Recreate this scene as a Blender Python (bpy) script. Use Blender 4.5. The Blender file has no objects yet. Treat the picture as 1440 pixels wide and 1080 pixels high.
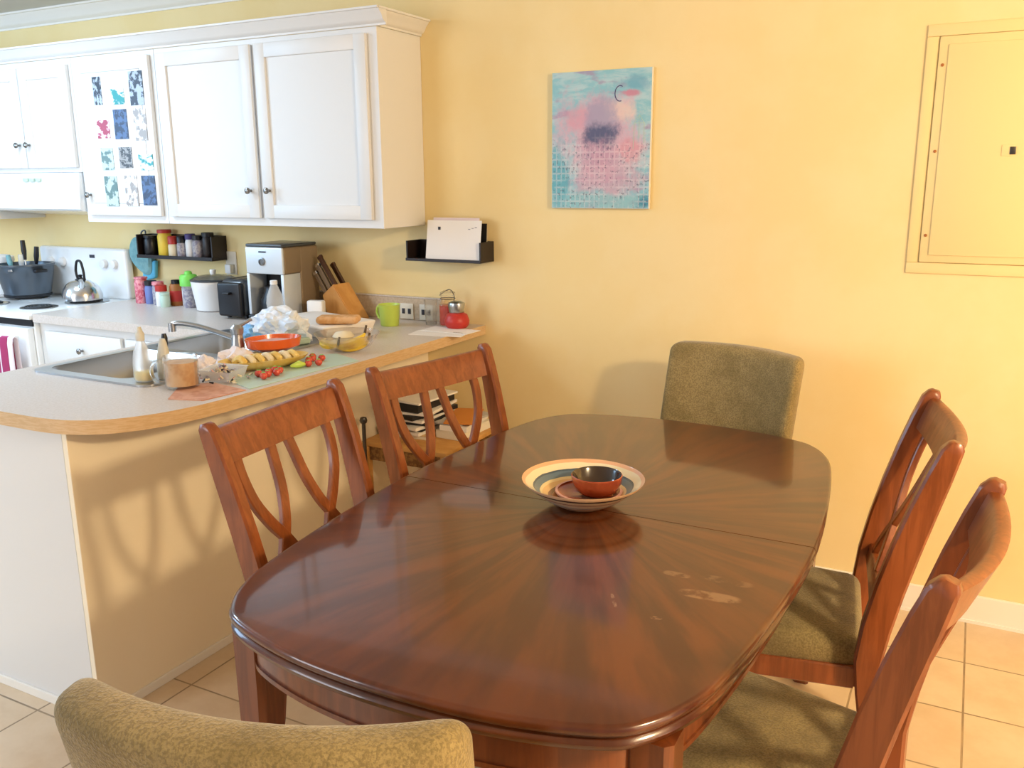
import bpy, bmesh, math, random
from mathutils import Vector, Matrix
random.seed(7)
S = bpy.context.scene
COL = S.collection
R = math.radians

# ------------------------------------------------------------ camera
cam = bpy.data.cameras.new('camera'); co = bpy.data.objects.new('camera', cam); COL.objects.link(co)
yaw, pit, rol = R(27.492), R(13.180), R(-0.390)
cy, sy, cp, sp = math.cos(yaw), math.sin(yaw), math.cos(pit), math.sin(pit)
fw = Vector((-sy*cp, cy*cp, -sp)); ri = Vector((cy, sy, 0)); up = ri.cross(fw)
r2 = math.cos(rol)*ri + math.sin(rol)*up; u2 = -math.sin(rol)*ri + math.cos(rol)*up
m = Matrix((r2, u2, -fw)).transposed().to_4x4(); m.translation = Vector((0, -3.293, 1.554))
co.matrix_world = m
cam.sensor_width = 36; cam.lens = 36*1233.1/1440; cam.clip_start = .05
S.camera = co

# ------------------------------------------------------------ light
S.view_settings.view_transform = 'Standard'; S.view_settings.look = 'None'
S.view_settings.gamma = 1; S.view_settings.exposure = 0.2
w = bpy.data.worlds.new('world'); S.world = w; w.use_nodes = True
bg = w.node_tree.nodes['Background']; bg.inputs[0].default_value = (.92, .95, 1, 1); bg.inputs[1].default_value = 0.36
def light(name, kind, loc, energy, col, size=.1, target=None, sizey=None):
    l = bpy.data.lights.new(name, kind); l.energy = energy; l.color = col
    o = bpy.data.objects.new(name, l); COL.objects.link(o); o.location = loc
    if kind == 'AREA':
        l.size = size
        if sizey: l.shape = 'RECTANGLE'; l.size_y = sizey
    else: l.shadow_soft_size = size
    if target: o.rotation_euler = (Vector(target)-Vector(loc)).to_track_quat('-Z', 'Y').to_euler()
    return o
light('dining_lamp', 'POINT', (1.95, -2.35, 2.34), 238, (1, .76, .45), .15)
light('kitchen_window_daylight', 'AREA', (-5.6, -2.6, 1.9), 42, (.44, .70, 1.0), 1.3, (-3.2, -.3, 1.4), 1.2)
light('kitchen_overhead_fill', 'AREA', (-3.9, -1.3, 2.43), 24, (.58, .79, 1), .5, (-3.9, -1.3, 0))  # added cool overhead fill, brightens worktop and left floor; no fixture modelled
light('living_room_daylight', 'AREA', (-4.0, -5.4, 1.7), 66, (.86, .92, 1.0), 1.6, (-2.4, -1.6, .3), 1.8)
light('right_warm_fill', 'AREA', (3.6, -2.6, 1.25), 44, (1, .73, .46), 2.2, (0, -1.4, .9), 1.8)  # added soft warm fill, standing in for bounce from the right side

# ------------------------------------------------------------ materials
def lin(h):
    c = [int(h[i:i+2], 16)/255 for i in (0, 2, 4)]
    return tuple(x/12.92 if x <= .04045 else ((x+.055)/1.055)**2.4 for x in c)+(1,)
class N:
    def __init__(s, name):
        s.m = bpy.data.materials.new(name); s.m.use_nodes = True; s.t = s.m.node_tree
        s.b = s.t.nodes['Principled BSDF']
    def n(s, ty, **k):
        o = s.t.nodes.new(ty)
        for a, v in k.items(): setattr(o, a, v)
        return o
    def put(s, sock, v):
        if hasattr(v, 'is_output') or isinstance(v, bpy.types.NodeSocket): s.t.links.new(v, sock)
        else: sock.default_value = v
    def math(s, op, a, b=0, c=0):
        o = s.n('ShaderNodeMath', operation=op); s.put(o.inputs[0], a); s.put(o.inputs[1], b); s.put(o.inputs[2], c); return o.outputs[0]
    def mix(s, f, a, b, mode='MIX'):
        o = s.n('ShaderNodeMix', data_type='RGBA', blend_type=mode); s.put(o.inputs[0], f); s.put(o.inputs[6], a); s.put(o.inputs[7], b); return o.outputs[2]
    def coord(s, which='Object', scale=(1, 1, 1), loc=(0, 0, 0)):
        c = s.n('ShaderNodeTexCoord'); mp = s.n('ShaderNodeMapping'); s.t.links.new(c.outputs[which], mp.inputs[0])
        mp.inputs['Scale'].default_value = scale; mp.inputs['Location'].default_value = loc; return mp.outputs[0]
    def noise(s, vec, scale, detail=3, rough=.5, dist=0):
        o = s.n('ShaderNodeTexNoise'); s.t.links.new(vec, o.inputs['Vector']); o.inputs['Scale'].default_value = scale
        o.inputs['Detail'].default_value = detail; o.inputs['Roughness'].default_value = rough; o.inputs['Distortion'].default_value = dist; return o.outputs[0]
    def step(s, v, lo, hi):
        o = s.n('ShaderNodeMapRange', interpolation_type='SMOOTHSTEP'); s.put(o.inputs[0], v); s.put(o.inputs[1], lo); s.put(o.inputs[2], hi); return o.outputs[0]
    def bump(s, h, strength=.3, dist=.002):
        o = s.n('ShaderNodeBump'); s.put(o.inputs['Height'], h); o.inputs['Strength'].default_value = strength; o.inputs['Distance'].default_value = dist
        s.t.links.new(o.outputs[0], s.b.inputs['Normal'])
    def set(s, **k):
        for a, v in k.items(): s.put(s.b.inputs[a.replace('_', ' ')], v)
        return s
M = {}
def mat(name, hexc, rough=.5, metal=0, hex2=None, scale=20, stretch=(1, 1, 1), lo=.4, hi=.6, bump=None, coat=0, trans=0, ior=1.45, sheen=0, spec=.5, alpha=1):
    k = N(name); k.set(Roughness=rough, Metallic=metal, Coat_Weight=coat, Transmission_Weight=trans, IOR=ior, Sheen_Weight=sheen, Specular_IOR_Level=spec, Alpha=alpha)
    if hex2:
        k.set(Base_Color=k.mix(k.step(k.noise(k.coord(scale=stretch), scale, 4, .6), lo, hi), lin(hexc), lin(hex2)))
    else: k.set(Base_Color=lin(hexc))
    if coat: k.set(Coat_Roughness=.12)
    if bump: k.bump(k.noise(k.coord(), bump[0], 3), bump[1], bump[2] if len(bump) > 2 else .002)
    M[name] = k.m; return k
mat('wall_paint', 'F5DFA8', .75, hex2='F3DBA0', scale=2.5, bump=(160, .12, .001))
mat('ceiling_paint', 'DADAD6', .9)
mat('white_paint', 'E6E5E3', .38, bump=(60, .04, .001))
mat('cream_paint', 'FDF0D6', .5)
mat('trim_white', 'F6F2EA', .4)
mat('panel_paint', 'F4DC9E', .45)
mat('enamel', 'F2F4F5', .18, coat=.4)
mat('counter', 'D9CFC8', .34, hex2='CFC3B9', scale=140, lo=.35, hi=.65)
mat('counter_edge', 'DCBC92', .45, hex2='D2AE80', scale=30, stretch=(1, 1, 8))
mat('backsplash', 'CDBBA4', .5, hex2='C2AE95', scale=90)
mat('steel', 'B9BABB', .28, 1)
mat('steel_bright', 'DADBDD', .2, 1)
mat('dark_metal', '5E5A56', .35, 1)
mat('chrome_knob', '8E8B88', .25, 1)
mat('black', '15151A', .35)
mat('black_wood', '231917', .4)
mat('dark_grey', '3B4148', .3, coat=.3)
mat('burner', '34383C', .5)
mat('graphite', '57606A', .3, .5)
mat('teal_cloth', '86B6BC', .85, hex2='76A8B0', scale=30, bump=(60, .5, .004))
mat('blue_cloth', '5FB4D6', .85, bump=(60, .5, .004))
mat('yellow', 'F0CF4A', .45); mat('cream', 'EBDDBE', .5); mat('red', 'B9322B', .4); mat('pink_red', 'C9556A', .5, hex2='E59AA2', scale=60)
mat('blue_label', '6F80B8', .5); mat('white_plastic', 'ECEAE8', .35); mat('purple', '4A3F78', .5); mat('rust', 'A9662F', .5)
mat('grey_label', 'B9B2B4', .5, hex2='8A8496', scale=70); mat('mint', 'BCD3C4', .5); mat('green', '7FD65A', .4); mat('lime', 'C6DE5E', .3, coat=.4)
mat('clear_plastic', 'F4F6F7', .15, trans=.3, ior=1.3, alpha=.5)
mat('thin_glass', 'F2EFE8', .05, trans=.95, ior=1.2, alpha=.5)
mat('milky', 'EDE6D4', .3, trans=.3, ior=1.3)
mat('coffee_side', '8F7B62', .5, .2); mat('silver', 'D3DAE0', .35, .25)
mat('light_wood', 'DCA35E', .5, hex2='CF9450', scale=12, stretch=(1, 1, .15))
mat('stand_wood', 'D9A560', .5, hex2='C58E48', scale=10, stretch=(.2, 1, 1))
mat('knife_handle', '8A7762', .4, .3); mat('knife_handle_dark', '4A2E1E', .4)
mat('paper', 'F4EFEA', .7); mat('paper_pink', 'EAD9DD', .7); mat('paper_grey', 'BDBAB8', .7); mat('ink', '3A3A44', .6)
mat('orange_ceramic', 'E0632C', .25, coat=.5)
mat('melon', 'EBD38A', .5, hex2='E2BC62', scale=18)
mat('tomato', 'CF4A38', .25, coat=.5)
mat('mint_board', 'BFD6C6', .45)
mat('peach_mat', 'D9A58A', .7, hex2='C98F74', scale=30)
mat('tissue', 'F1E6E6', .8, bump=(40, .8, .006))
mat('bag_plastic', 'EEF0F4', .25, hex2='D2DFEE', scale=14, bump=(40, .6, .004))
mat('bag_blue', '7FB4DC', .3, bump=(22, 1, .01))
mat('bread', 'D49A5C', .7, hex2='E2B482', scale=25)
mat('banana', 'F0CB3A', .45, hex2='D9AA2A', scale=12, stretch=(1, 1, 1), lo=.55, hi=.7)
mat('banana_tip', '5A4420', .6)
mat('coffee_drink', 'C99B6C', .4, hex2='DDB98F', scale=25)
mat('towel_white', 'F0E4EE', .9, bump=(90, .4, .002)); mat('towel_red', 'A63766', .9, bump=(90, .4, .002))
mat('outlet', 'E8E2D4', .4)
mat('wicker', 'A57A45', .7, hex2='7C5730', scale=60, bump=(90, .8, .004))
mat('book_black', '1C1B1F', .5); mat('book_tan', 'D8B98A', .6); mat('book_grey', '5B5C62', .5); mat('book_orange', 'D8893A', .5); mat('pages', 'EFE8D8', .8)
mat('scale_pink', 'D9A8A0', .5)
# grouted floor tile, 31 cm grid
k = N('floor_tile'); v = k.coord(loc=(-.115, .317+.31*40, 0))
br = k.n('ShaderNodeTexBrick', offset=0, squash=1); k.t.links.new(v, br.inputs['Vector'])
for a, b in (('Scale', 1), ('Mortar Size', .0035), ('Mortar Smooth', .3), ('Bias', 0), ('Brick Width', .31), ('Row Height', .31)): br.inputs[a].default_value = b
br.inputs['Color1'].default_value = lin('E4CFB2'); br.inputs['Color2'].default_value = lin('DCC4A4'); br.inputs['Mortar'].default_value = lin('8F7A60')
cl = k.mix(k.step(k.noise(k.coord(), 5, 5, .65), .35, .7), br.outputs[0], k.mix(.5, br.outputs[0], lin('CDB08A')))
k.set(Base_Color=cl, Roughness=.38); k.bump(k.math('SUBTRACT', 1, br.outputs[1]), .5, .002); M['floor_tile'] = k.m
# chair wood
def wood(name, a, b, c, rough=.28, axis=(14, 14, 1.2), coat=.35):
    k = N(name); n1 = k.noise(k.coord(scale=axis), 3.2, 5, .6, .6); n2 = k.noise(k.coord(), 4, 2)
    cc = k.mix(k.step(n1, .35, .65), lin(a), lin(b)); cc = k.mix(k.step(n2, .5, .8), cc, lin(c))
    k.set(Base_Color=cc, Roughness=rough, Coat_Weight=coat, Coat_Roughness=.15); M[name] = k.m
wood('chair_wood', '7C3F1B', '975229', '6A3212', .34, coat=.22)
wood('table_base_wood', '6A3418', '814421', '582810')
# table top: sunburst veneer
k = N('table_veneer'); v = k.coord(); sx = k.n('ShaderNodeSeparateXYZ'); k.t.links.new(v, sx.inputs[0]); X, Y = sx.outputs[0], sx.outputs[1]
ang = k.math('ARCTAN2', Y, X); rad = k.math('SQRT', k.math('ADD', k.math('MULTIPLY', X, X), k.math('MULTIPLY', Y, Y)))
cmb = k.n('ShaderNodeCombineXYZ'); k.put(cmb.inputs[0], k.math('MULTIPLY', ang, 6)); k.put(cmb.inputs[1], k.math('MULTIPLY', rad, 1.6))
st = k.noise(cmb.outputs[0], 1.6, 3, .55)
wd = k.math('SINE', k.math('MULTIPLY', ang, 8)); wedge = k.step(wd, -.35, .35)
c1 = k.mix(k.step(st, .36, .64), lin('4A1F08'), lin('68320F'))
c1 = k.mix(k.math('MULTIPLY', wedge, .35), c1, lin('4E270F'))
c1 = k.mix(k.math('MULTIPLY', k.step(k.noise(v, 3, 3), .5, .75), .35), c1, lin('431B0B'))
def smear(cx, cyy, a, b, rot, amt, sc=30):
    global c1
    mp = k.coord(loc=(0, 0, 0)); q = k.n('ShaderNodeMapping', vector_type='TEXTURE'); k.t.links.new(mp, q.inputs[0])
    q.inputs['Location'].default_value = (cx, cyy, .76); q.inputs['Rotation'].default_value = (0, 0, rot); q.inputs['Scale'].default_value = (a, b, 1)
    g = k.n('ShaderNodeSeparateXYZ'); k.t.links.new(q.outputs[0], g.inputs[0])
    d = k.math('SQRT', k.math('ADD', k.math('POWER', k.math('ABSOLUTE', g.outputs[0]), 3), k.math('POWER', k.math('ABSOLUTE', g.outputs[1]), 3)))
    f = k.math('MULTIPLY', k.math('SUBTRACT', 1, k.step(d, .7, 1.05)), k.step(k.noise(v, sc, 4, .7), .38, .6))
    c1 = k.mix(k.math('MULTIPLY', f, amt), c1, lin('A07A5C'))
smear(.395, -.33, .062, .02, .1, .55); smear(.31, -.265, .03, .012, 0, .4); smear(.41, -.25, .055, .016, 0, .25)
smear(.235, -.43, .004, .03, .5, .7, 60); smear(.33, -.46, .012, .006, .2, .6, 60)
k.set(Base_Color=c1, Roughness=.3, Coat_Weight=.7, Coat_Roughness=.07, Specular_IOR_Level=.3); M['table_veneer'] = k.m
# upholstery
def fabric(name, a, b):
    k = N(name); n1 = k.noise(k.coord(), 6, 6, .75); n2 = k.noise(k.coord(), 230, 2, .6)
    cc = k.mix(k.step(n1, .38, .62), lin(a), lin(b)); cc = k.mix(k.math('MULTIPLY', k.step(n2, .4, .62), .5), cc, lin('5E4F2C'))
    k.set(Base_Color=cc, Roughness=.9, Sheen_Weight=.35, Sheen_Roughness=.4); k.bump(n2, .55, .004); M[name] = k.m
fabric('olive_chenille', '8C794C', 'A38E5E')
fabric('olive_seat', '7E6E48', '958456')
# pottery bowl with rings
def rings(name, stops, zmax):
    k = N(name); v = k.coord(); s2 = k.n('ShaderNodeSeparateXYZ'); k.t.links.new(v, s2.inputs[0])
    r_ = k.math('SQRT', k.math('ADD', k.math('MULTIPLY', s2.outputs[0], s2.outputs[0]), k.math('MULTIPLY', s2.outputs[1], s2.outputs[1])))
    r_ = k.math('ADD', k.math('DIVIDE', r_, zmax), k.math('MULTIPLY', k.math('SUBTRACT', k.noise(v, 14, 2), .5), .05))
    cr = k.n('ShaderNodeValToRGB'); cr.color_ramp.interpolation = 'CONSTANT'; k.put(cr.inputs[0], r_)
    e = cr.color_ramp.elements
    while len(e) > 1: e.remove(e[0])
    e[0].position = stops[0][0]; e[0].color = lin(stops[0][1])
    for p, h in stops[1:]: q = e.new(p); q.color = lin(h)
    k.set(Base_Color=cr.outputs[0], Roughness=.3, Coat_Weight=.5, Coat_Roughness=.1); M[name] = k.m
rings('bowl_inside', [(0, 'C9713F'), (.30, 'E9C58E'), (.42, 'DDA06A'), (.50, '7A4A2A'), (.56, 'E3BC82'), (.66, 'E9D6A2'), (.70, '5C7488'), (.79, '3E5468'), (.82, 'F0E2BE'), (.94, 'E8B48A')], .152)
rings('bowl_outside', [(0, 'C98F66'), (.42, 'E8CFA8'), (.50, '8E3F2A'), (.55, 'E5C9A2'), (.64, '9DA2A4'), (.68, 'E8D3B0'), (.77, 'B0684A'), (.80, 'E9CFA6'), (.88, '2B1C18'), (.93, 'E9BE92')], .152)
mat('clay', 'B0502A', .25, coat=.6, hex2='8E3A1C', scale=14); mat('dark_glaze', '2E1D14', .15, coat=.8, hex2='6B5334', scale=9, lo=.55, hi=.75)
# painting on canvas
k = N('painting'); v = k.coord('Generated'); s2 = k.n('ShaderNodeSeparateXYZ'); k.t.links.new(v, s2.inputs[0]); X, Z = s2.outputs[0], s2.outputs[2]
v3 = k.coord('Generated', scale=(1.2, 1, 4)); n1 = k.noise(v3, 2.2, 5, .65, .8)
c1 = k.mix(k.step(n1, .4, .6), lin('8CC4D2'), lin('B4D2DA')); c1 = k.mix(k.step(k.noise(v3, 3.1, 4), .55, .68), c1, lin('A39DBA'))
def blob(cx, cz, rx, rz, hexc, amt, soft=.45):
    global c1
    dx = k.math('DIVIDE', k.math('SUBTRACT', X, cx), rx); dz = k.math('DIVIDE', k.math('SUBTRACT', Z, cz), rz)
    d = k.math('SQRT', k.math('ADD', k.math('MULTIPLY', dx, dx), k.math('MULTIPLY', dz, dz)))
    d = k.math('ADD', d, k.math('MULTIPLY', k.math('SUBTRACT', k.noise(k.coord('Generated', loc=(cx*9, 0, cz*5)), 4.5, 6, .72), .5), 2.2))
    c1 = k.mix(k.math('MULTIPLY', k.math('SUBTRACT', 1, k.step(d, soft, 1.1)), amt), c1, lin(hexc))
blob(.5, .56, .50, .36, 'D9B0C2', .9); blob(.28, .66, .2, .12, 'D89AAE', .6); blob(.72, .70, .17, .1, 'E9CFC6', .8); blob(.5, .66, .20, .2, 'A59EBA', .85)
blob(.50, .53, .24, .11, '565C80', .95); blob(.5, .38, .17, .1, '8E86A6', .7); blob(.55, .25, .42, .26, 'CFA0B6', .75); blob(.8, .42, .14, .1, 'DB9AA8', .7)
blob(.08, .25, .12, .28, '5FAFC0', .85); blob(.5, .05, .7, .08, '8CC3CB', .8); blob(.95, .05, .1, .07, '3C8CA8', .9); blob(.85, .9, .2, .06, '6FA9C4', .7); blob(.8, .83, .12, .03, 'CF7F96', .8)
cells = k.n('ShaderNodeTexBrick', offset=0); k.t.links.new(k.coord('Generated', scale=(1, 1, 1)), cells.inputs['Vector'])
vv = k.n('ShaderNodeCombineXYZ'); k.put(vv.inputs[0], X); k.put(vv.inputs[1], Z); k.t.links.new(vv.outputs[0], cells.inputs['Vector'])
for a, b in (('Scale', 1), ('Mortar Size', .008), ('Mortar Smooth', .4), ('Brick Width', .05), ('Row Height', .052)): cells.inputs[a].default_value = b
low = k.math('MULTIPLY', k.math('SUBTRACT', 1, k.step(Z, .42, .58)), k.step(k.noise(k.coord('Generated'), 9, 3), .36, .52))
c1 = k.mix(k.math('MULTIPLY', k.math('MULTIPLY', cells.outputs[1], low), .30), c1, lin('EFE3E6'))
dots = k.math('MULTIPLY', low, k.step(k.noise(vv.outputs[0], 42, 2), .57, .66))
c1 = k.mix(k.math('MULTIPLY', dots, .6), c1, lin('4E4E6C'))
k.set(Base_Color=c1, Roughness=.7); k.bump(k.noise(v, 90, 2), .3, .001); M['painting'] = k.m
# snapshots
def photo_mat(name, a, b, sc):
    k = N(name); oi = k.n('ShaderNodeObjectInfo'); v = k.coord('Generated', scale=(1, 0, 1.4)); ad = k.n('ShaderNodeVectorMath', operation='ADD')
    k.t.links.new(v, ad.inputs[0]); cm = k.n('ShaderNodeCombineXYZ'); k.put(cm.inputs[0], k.math('MULTIPLY', oi.outputs['Random'], 30)); k.t.links.new(cm.outputs[0], ad.inputs[1])
    n1 = k.noise(ad.outputs[0], sc, 3, .6); k.set(Base_Color=k.mix(k.step(n1, .46, .54), lin(a), lin(b)), Roughness=.35); M[name] = k.m
photo_mat('photo_bw', '262A38', 'AEB8C6', 2.6); photo_mat('photo_teal', '1B8F90', 'E3EEEC', 1.3); photo_mat('photo_red', 'A83250', 'E6C8CC', 1.6)
photo_mat('photo_pale', '9E958F', 'E9E2DC', 2.2); photo_mat('photo_grey', '3A3634', '9D9894', 4); photo_mat('photo_navy', '1E2A48', '47608A', 3); photo_mat('photo_green', '5F7A76', 'BECDC6', 2)

# ------------------------------------------------------------ mesh helpers
def BM(): return bmesh.new()
def finish(name, bm, material, parent=None, smooth=False, loc=None):
    bmesh.ops.recalc_face_normals(bm, faces=bm.faces)
    me = bpy.data.meshes.new(name); bm.to_mesh(me); bm.free()
    for mm in (material if isinstance(material, (list, tuple)) else [material]): me.materials.append(M[mm])
    if smooth:
        for p in me.polygons: p.use_smooth = True
        me.set_sharp_from_angle(angle=R(42))
    o = bpy.data.objects.new(name, me); COL.objects.link(o)
    if parent: o.parent = parent
    if loc: o.location = loc
    return o
def tag(o, label, cat, group=None):
    o['label'] = label; o['category'] = cat
    if group: o['group'] = group
    return o
def plabel(o, label): o['label'] = label; return o
def thing(name, label, cat, loc=(0, 0, 0), rz=0, group=None):
    o = bpy.data.objects.new(name, None); COL.objects.link(o); o.empty_display_size = .05
    o.location = loc; o.rotation_euler = (0, 0, rz); return tag(o, label, cat, group)
def struct(name, bm, material, smooth=False):
    o = finish(name, bm, material, None, smooth); o['kind'] = 'structure'; return o
def dup(root, loc, rz, label=None, group=None):
    r = root.copy(); COL.objects.link(r); r.location = loc; r.rotation_euler = (0, 0, rz)
    if label: r['label'] = label
    if group: r['group'] = group
    for ch in list(root.children):
        c = ch.copy(); COL.objects.link(c); c.parent = r
        for g in ch.children:
            d = g.copy(); COL.objects.link(d); d.parent = c
    return r
def box(bm, x0, x1, y0, y1, z0, z1, bev=0, mi=0, seg=2):
    r = bmesh.ops.create_cube(bm, size=1, matrix=Matrix.Translation(((x0+x1)/2, (y0+y1)/2, (z0+z1)/2)) @ Matrix.Diagonal((x1-x0, y1-y0, z1-z0, 1)))
    fs = {f for vv in r['verts'] for f in vv.link_faces}
    for f in fs: f.material_index = mi
    if bev:
        es = {e for vv in r['verts'] for e in vv.link_edges}
        b = bmesh.ops.bevel(bm, geom=list(es), offset=bev, segments=seg, affect='EDGES', profile=.5)
        for f in b['faces']: f.material_index = mi
def rbox(bm, c, size, r, mid=(4, 4, 4), warp=None, kk=4, mi=0):
    h = [s/2 for s in size]; ax = []
    for i in range(3):
        rr = min(r, h[i]*.999); a = [-h[i]+rr*(1-math.cos(t/kk*math.pi/2)) for t in range(kk)]
        n = mid[i]; mm = [(-h[i]+rr)+(2*(h[i]-rr))*j/n for j in range(n+1)]
        ax.append(a+mm+[-q for q in reversed(a)])
    def pt(p):
        q = [max(-h[i]+min(r, h[i]*.999), min(h[i]-min(r, h[i]*.999), p[i])) for i in range(3)]
        d = Vector([p[i]-q[i] for i in range(3)])
        if d.length > 1e-9:
            # blend cube offset onto the sphere
            d = d.normalized()*r*min(1, max(abs(t) for t in d)/r if r else 1)
        v = Vector(q)+d
        if warp: v = Vector(warp(v))
        return v+Vector(c)
    new = []
    for i in range(3):
        j, l = (i+1) % 3, (i+2) % 3
        for s in (-1, 1):
            g = [[None]*len(ax[l]) for _ in ax[j]]
            for a, va in enumerate(ax[j]):
                for b, vb in enumerate(ax[l]):
                    p = [0, 0, 0]; p[i] = s*h[i]; p[j] = va; p[l] = vb
                    g[a][b] = bm.verts.new(pt(p)); new.append(g[a][b])
            for a in range(len(ax[j])-1):
                for b in range(len(ax[l])-1):
                    f = bm.faces.new((g[a][b], g[a+1][b], g[a+1][b+1], g[a][b+1])); f.material_index = mi
    bmesh.ops.remove_doubles(bm, verts=new, dist=1e-5)
def lathe(bm, prof, c=(0, 0, 0), seg=24, mi=0, cap=True, sx=1, sy=1, rot=None):
    rings_ = []
    for r, z in prof:
        ring = []
        for i in range(seg):
            a = 2*math.pi*i/seg; p = Vector((r*math.cos(a)*sx, r*math.sin(a)*sy, z))
            if rot: p = rot @ p
            ring.append(bm.verts.new(p+Vector(c)))
        rings_.append(ring)
    for a, b in zip(rings_, rings_[1:]):
        for i in range(seg):
            f = bm.faces.new((a[i], a[(i+1) % seg], b[(i+1) % seg], b[i])); f.material_index = mi
    if cap:
        for rg, s in ((rings_[0], 1), (rings_[-1], -1)):
            f = bm.faces.new(rg[::s]); f.material_index = mi
def sweep(bm, pts, rad, seg=10, mi=0, closed=False, sec=None, lat=None):
    """tube (rad float or list) or, with sec=(w,d) list / tuple and lat vector, a rectangular bar"""
    pts = [Vector(p) for p in pts]; n = len(pts); rs = []
    prev = None
    for i, p in enumerate(pts):
        t = (pts[(i+1) % n if closed else min(i+1, n-1)]-pts[(i-1) % n if closed else max(i-1, 0)]).normalized()
        if sec:
            L = Vector(lat[i] if isinstance(lat, list) else lat); L = (L-t*L.dot(t)).normalized(); D = t.cross(L)
            w_, d_ = sec[i] if isinstance(sec, list) else sec
            b = min(w_, d_)*.16
            o = [(w_/2-b, d_/2), (w_/2, d_/2-b), (w_/2, -d_/2+b), (w_/2-b, -d_/2), (-w_/2+b, -d_/2), (-w_/2, -d_/2+b), (-w_/2, d_/2-b), (-w_/2+b, d_/2)]
            rs.append([bm.verts.new(p+L*a+D*c_) for a, c_ in o])
        else:
            if prev is None: prev = t.orthogonal()
            L = (prev-t*prev.dot(t)).normalized(); prev = L; D = t.cross(L); rr = rad[i] if isinstance(rad, list) else rad
            rs.append([bm.verts.new(p+(L*math.cos(2*math.pi*a/seg)+D*math.sin(2*math.pi*a/seg))*rr) for a in range(seg)])
    m_ = len(rs[0])
    pr = list(zip(rs, rs[1:]))+([(rs[-1], rs[0])] if closed else [])
    for a, b in pr:
        for i in range(m_):
            f = bm.faces.new((a[i], a[(i+1) % m_], b[(i+1) % m_], b[i])); f.material_index = mi
    if not closed:
        for rg in (rs[0][::-1], rs[-1]): f = bm.faces.new(rg); f.material_index = mi
def spline(P, n=6, closed=False):
    out = []; L = len(P); P = [Vector(p) for p in P]
    rng = range(L if closed else L-1)
    for i in rng:
        p0 = P[(i-1) % L] if closed or i > 0 else P[0]; p1 = P[i]; p2 = P[(i+1) % L]; p3 = P[(i+2) % L] if closed or i+2 < L else P[-1]
        for j in range(n):
            t = j/n
            out.append(.5*((2*p1)+(p2-p0)*t+(2*p0-5*p1+4*p2-p3)*t*t+(3*p1-p0-3*p2+p3)*t**3))
    if not closed: out.append(P[-1])
    return out
def prism(bm, loops, z0, z1, mi=0, mis=None):
    """outline with optional holes, extruded; side faces get mis"""
    es = []
    for lp in loops:
        vs = [bm.verts.new((p[0], p[1], z0)) for p in lp]
        es += [bm.edges.new((vs[i], vs[(i+1) % len(vs)])) for i in range(len(vs))]
    g = bmesh.ops.triangle_fill(bm, use_beauty=True, use_dissolve=False, edges=es)
    fs = [f for f in g['geom'] if isinstance(f, bmesh.types.BMFace)]
    e = bmesh.ops.extrude_face_region(bm, geom=fs)
    vs = [x for x in e['geom'] if isinstance(x, bmesh.types.BMVert)]
    bmesh.ops.translate(bm, verts=vs, vec=(0, 0, z1-z0))
    if mis is not None:
        for f in bm.faces:
            f.normal_update()
            if abs(f.normal.z) < .5: f.material_index = mis
def rrect(x0, x1, y0, y1, r, n=6):
    out = []
    for cx, cyy, a0 in ((x1-r, y1-r, 0), (x0+r, y1-r, 90), (x0+r, y0+r, 180), (x1-r, y0+r, 270)):
        out += [(cx+r*math.cos(R(a0+90*i/n)), cyy+r*math.sin(R(a0+90*i/n))) for i in range(n+1)]
    return out
def quick(name, label, cat, fn, material, group=None, smooth=True):
    bm = BM(); fn(bm); return tag(finish(name, bm, material, None, smooth), label, cat, group)
def part(name, parent, fn, material, smooth=True):
    bm = BM(); fn(bm); return finish(name, bm, material, parent, smooth)

# ------------------------------------------------------------ room shell
b = BM(); box(b, -7, 4, -7, .12, -.1, 0); struct('floor', b, 'floor_tile')
b = BM(); box(b, -7, 4, 0, .12, 0, 2.44); struct('wall_back', b, 'wall_paint')
b = BM(); box(b, -7, 4, -7, .12, 2.44, 2.55); struct('ceiling', b, 'ceiling_paint')
b = BM(); box(b, -1.84, 4, -.014, 0, 0, .105, .003); box(b, -1.84, 4, -.018, 0, 0, .012); struct('baseboard_back', b, 'trim_white')
def crown_profile(bm, x0, x1, y, z, h, d, n=8):
    pr = [(0, 0), (.12, 0), (.12, .12), (.3, .2), (.45, .34), (.55, .55), (.75, .72), (.85, .86), (1, .88), (1, 1), (0, 1)]
    a = [bm.verts.new((x0, y-p*d, z+q*h)) for p, q in pr]; c = [bm.verts.new((x1, y-p*d, z+q*h)) for p, q in pr]
    for i in range(len(pr)): bm.faces.new((a[i], a[(i+1) % len(pr)], c[(i+1) % len(pr)], c[i]))
    bm.faces.new(a[::-1]); bm.faces.new(c)
b = BM(); crown_profile(b, -7, 4, 0, 2.365, .075, .07); struct('trim_ceiling', b, 'trim_white', True)

# ------------------------------------------------------------ upper cabinets
def door_panel(name, parent, x0, x1, y, z0, z1, knobs=()):
    """frame and panel door with its front at y-.02"""
    def fn(bm):
        bv = .004; fr = .058
        box(bm, x0+fr, x1-fr, y-.010, y, z0+fr, z1-fr)
        box(bm, x0, x0+fr, y-.02, y, z0, z1, bv); box(bm, x1-fr, x1, y-.02, y, z0, z1, bv)
        box(bm, x0+fr-.004, x1-fr+.004, y-.0195, y, z0, z0+fr, bv); box(bm, x0+fr-.004, x1-fr+.004, y-.0195, y, z1-fr, z1, bv)
    d = part(name, parent, fn, 'white_paint')
    for kx, kz in knobs:
        q = part('knob', d, lambda bm: lathe(bm, [(.006, 0), (.005, .012), (.008, .016), (.014, .022), (.014, .028), (.007, .033)], (kx, y-.019, kz), 14, rot=Matrix.Rotation(R(90), 3, 'X')), 'chrome_knob')
    return d
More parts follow.
